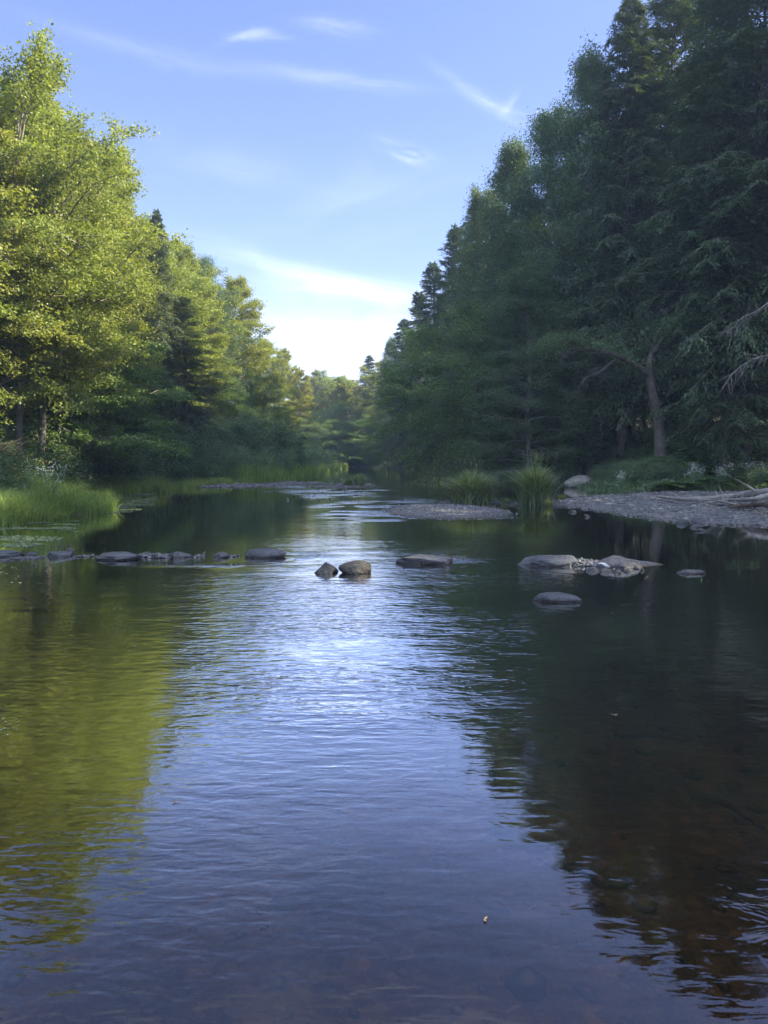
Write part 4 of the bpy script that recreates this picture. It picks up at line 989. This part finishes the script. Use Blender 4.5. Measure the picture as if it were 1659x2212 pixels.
weed([(140, 1078), (330, 1066), (345, 1090), (270, 1110), (150, 1112)], 9000, .045, 1, 'green duckweed mat floating off the left reeds', -.06)
weed([(-20, 1128), (160, 1125), (170, 1165), (60, 1185), (-20, 1180)], 4200, .05, 2, 'broken duckweed drifting in front of the near left grass', .05)
weed([(-20, 1205), (110, 1215), (60, 1330), (-20, 1330)], 500, .035, 3, 'pale floating specks and foam at the left edge below the rock row', .12, sc=2.2)
weed([(-20, 1540), (45, 1550), (30, 1600), (-20, 1600)], 26, .016, 4, 'few floating flecks at the left edge in the near water', .0, sc=3)

# driftwood on the gravel bar
def log(label, pts, r0, r1, seed, stubs=5, mat='deadwood'):
    rng = np.random.RandomState(seed); c = [on_water(x, y, z) for x, y, z in pts]; o = c[0].copy(); a = Acc(); p = smooth_path([q-o for q in c], 10*len(c)); s_ = np.linspace(0, 1, len(p))
    rr = (r0*(1-s_)+r1*s_)*(1+.12*np.sin(s_*23+seed)+.06*rng.randn(len(p))); tube(a, p, rr, 10)
    for q in range(stubs):
        i = rng.randint(3, len(p)-3); d = unit(np.array([rng.randn()*.8, rng.randn()*.6, rng.uniform(-.1, .9)])); ln = rng.uniform(.2, .7)
        ss = np.linspace(0, 1, 5)[:, None]; tube(a, p[i]+d*ln*ss+np.cumsum(rng.randn(5, 3)*.03, 0), .35*rr[i]*(1-ss[:, 0])+.004, 5)
    tag(link('driftwood_log', a.mesh('driftwood_log', M[mat], True), None, tuple(o)), label, 'driftwood')
log('long bleached driftwood log lying along the back of the gravel bar', [(1424, 1073, .22), (1480, 1078, .26), (1545, 1076, .30), (1600, 1070, .42), (1670, 1062, .62)], .045, .13, 1, 7)
log('forked bleached limb crossing the log near the right edge', [(1530, 1085, .2), (1580, 1080, .3), (1625, 1078, .45), (1680, 1066, .6)], .03, .08, 2, 7)
log('dark root end of driftwood at the right edge of the gravel bar', [(1575, 1096, .16), (1615, 1092, .22), (1650, 1090, .3), (1690, 1095, .4)], .035, .09, 3, 9, 'brushwood')
log('thin pale branch under the forked limb at right', [(1490, 1092, .2), (1520, 1080, .42), (1560, 1084, .3), (1600, 1092, .2)], .015, .03, 4, 8)
# brown dead brush at left edge
a = Acc(); rng = np.random.RandomState(3); c0 = at(4, 968, 21.5)
for k in range(60):
    d = unit(np.array([rng.uniform(-1, 1), rng.randn()*.5, rng.uniform(-.5, .35)])); ln = rng.uniform(.4, 1.1); ss = np.linspace(0, 1, 5)[:, None]
    tube(a, rng.randn(3)*.14+d*ln*ss*.6+np.cumsum(rng.randn(5, 3)*.03, 0), .010*(1-ss[:, 0])+.003, 4)
tube(a, [(0, 0, -1.2), (0, .05, -.6), (0, 0, 0)], [.03, .025, .02], 6)
tag(link('brush_pile', a.mesh('brush_pile', M['brushwood'], True), None, tuple(c0)), 'tangle of brown dead twigs at the left edge above the bright grass', 'brushwood')
for i, (px, py, L_, l) in enumerate([(380, 1729, .05, 'small dead leaf floating in the left half of the bright water'), (290, 1396, .07, 'pale leaf floating at the left edge of the sky reflection'), (1328, 1546, .06, 'pale narrow leaf floating on the dark water at right'),
        (1700*.82, 1251, .10, 'leaf floating between the streaked rock and the thin flat stone'), (1045, 1985, .03, 'dark speck of a leaf floating near the bottom right of the sky reflection'), (1395, 1247, .08, 'small twig afloat right of the streaked rock'), (1320, 1325, .05, 'tiny leaf afloat in front of the lone low rock at right')]):
    p = on_water(px, py, .004); a = Acc(); r_ = np.random.RandomState(500+i); m = 2
    L_ *= .6; leaves(a, np.array([[0, 0, 0], [L_*.2, L_*.1, .001]]), np.array([[1, .2, .05], [-.6, .8, .1]]), np.array([[0, .1, 1], [.1, 0, 1]]), L_, L_*.5, .15, .9)
    tag(link('floating_leaf', a.mesh('floating_leaf', M['dead_leaf']), None, tuple(p), r_.rand()*6), l, 'leaf')
# sunken sticks
for i, (pts, l) in enumerate([([(1500, 1715), (1570, 1735), (1650, 1790)], 'dark sunken stick under water near the right edge'), ([(1330, 1590), (1400, 1585), (1490, 1600)], 'dark sunken branch under the middle of the shaded water'),
                              ([(1120, 1495), (1180, 1505), (1240, 1530)], 'thin sunken stick left in the shaded water')]):
    c = [on_water(x, y, -.17) for x, y in pts]; a = Acc(); o = c[0].copy(); p = smooth_path([q-o for q in c], 20); tube(a, p, np.linspace(.035, .012, 20), 6)
    tag(link('sunken_stick', a.mesh('sunken_stick', M['brushwood'], True), None, tuple(o)), l, 'stick')

# ------------------------------------------------------------------ haze
HAZE = 0.0010
if HAZE:
    m, nt, out = newmat('river_haze')
    v = nt.nodes.new('ShaderNodeVolumePrincipled'); v.inputs['Color'].default_value = (.6, .78, 1.0, 1)
    v.inputs['Density'].default_value = HAZE; v.inputs['Anisotropy'].default_value = .2
    nt.links.new(v.outputs[0], out.inputs['Volume'])
    bm = bmesh.new(); bmesh.ops.create_cube(bm, size=1)
    me = bpy.data.meshes.new('haze'); bm.to_mesh(me); bm.free(); me.materials.append(m)
    o = link('haze', me, None, (0, 138, 13)); o.scale = (690, 690, 29); tag(o, 'thin pale blue haze over the river', 'haze', kind='stuff')

# ------------------------------------------------------------------ render settings
scene.view_settings.view_transform = 'Standard'; scene.view_settings.look = 'None'
scene.view_settings.exposure = 2.05; scene.view_settings.gamma = 1
scene.render.engine = 'CYCLES'
c = scene.cycles
c.use_denoising = True
try: c.denoiser = 'OPENIMAGEDENOISE'
except Exception: pass
c.max_bounces = 6; c.diffuse_bounces = 3; c.glossy_bounces = 3; c.transmission_bounces = 3; c.transparent_max_bounces = 8; c.volume_bounces = 0
c.sample_clamp_indirect = 6; c.caustics_reflective = False; c.caustics_refractive = False
c.use_adaptive_sampling = True; c.adaptive_threshold = .005
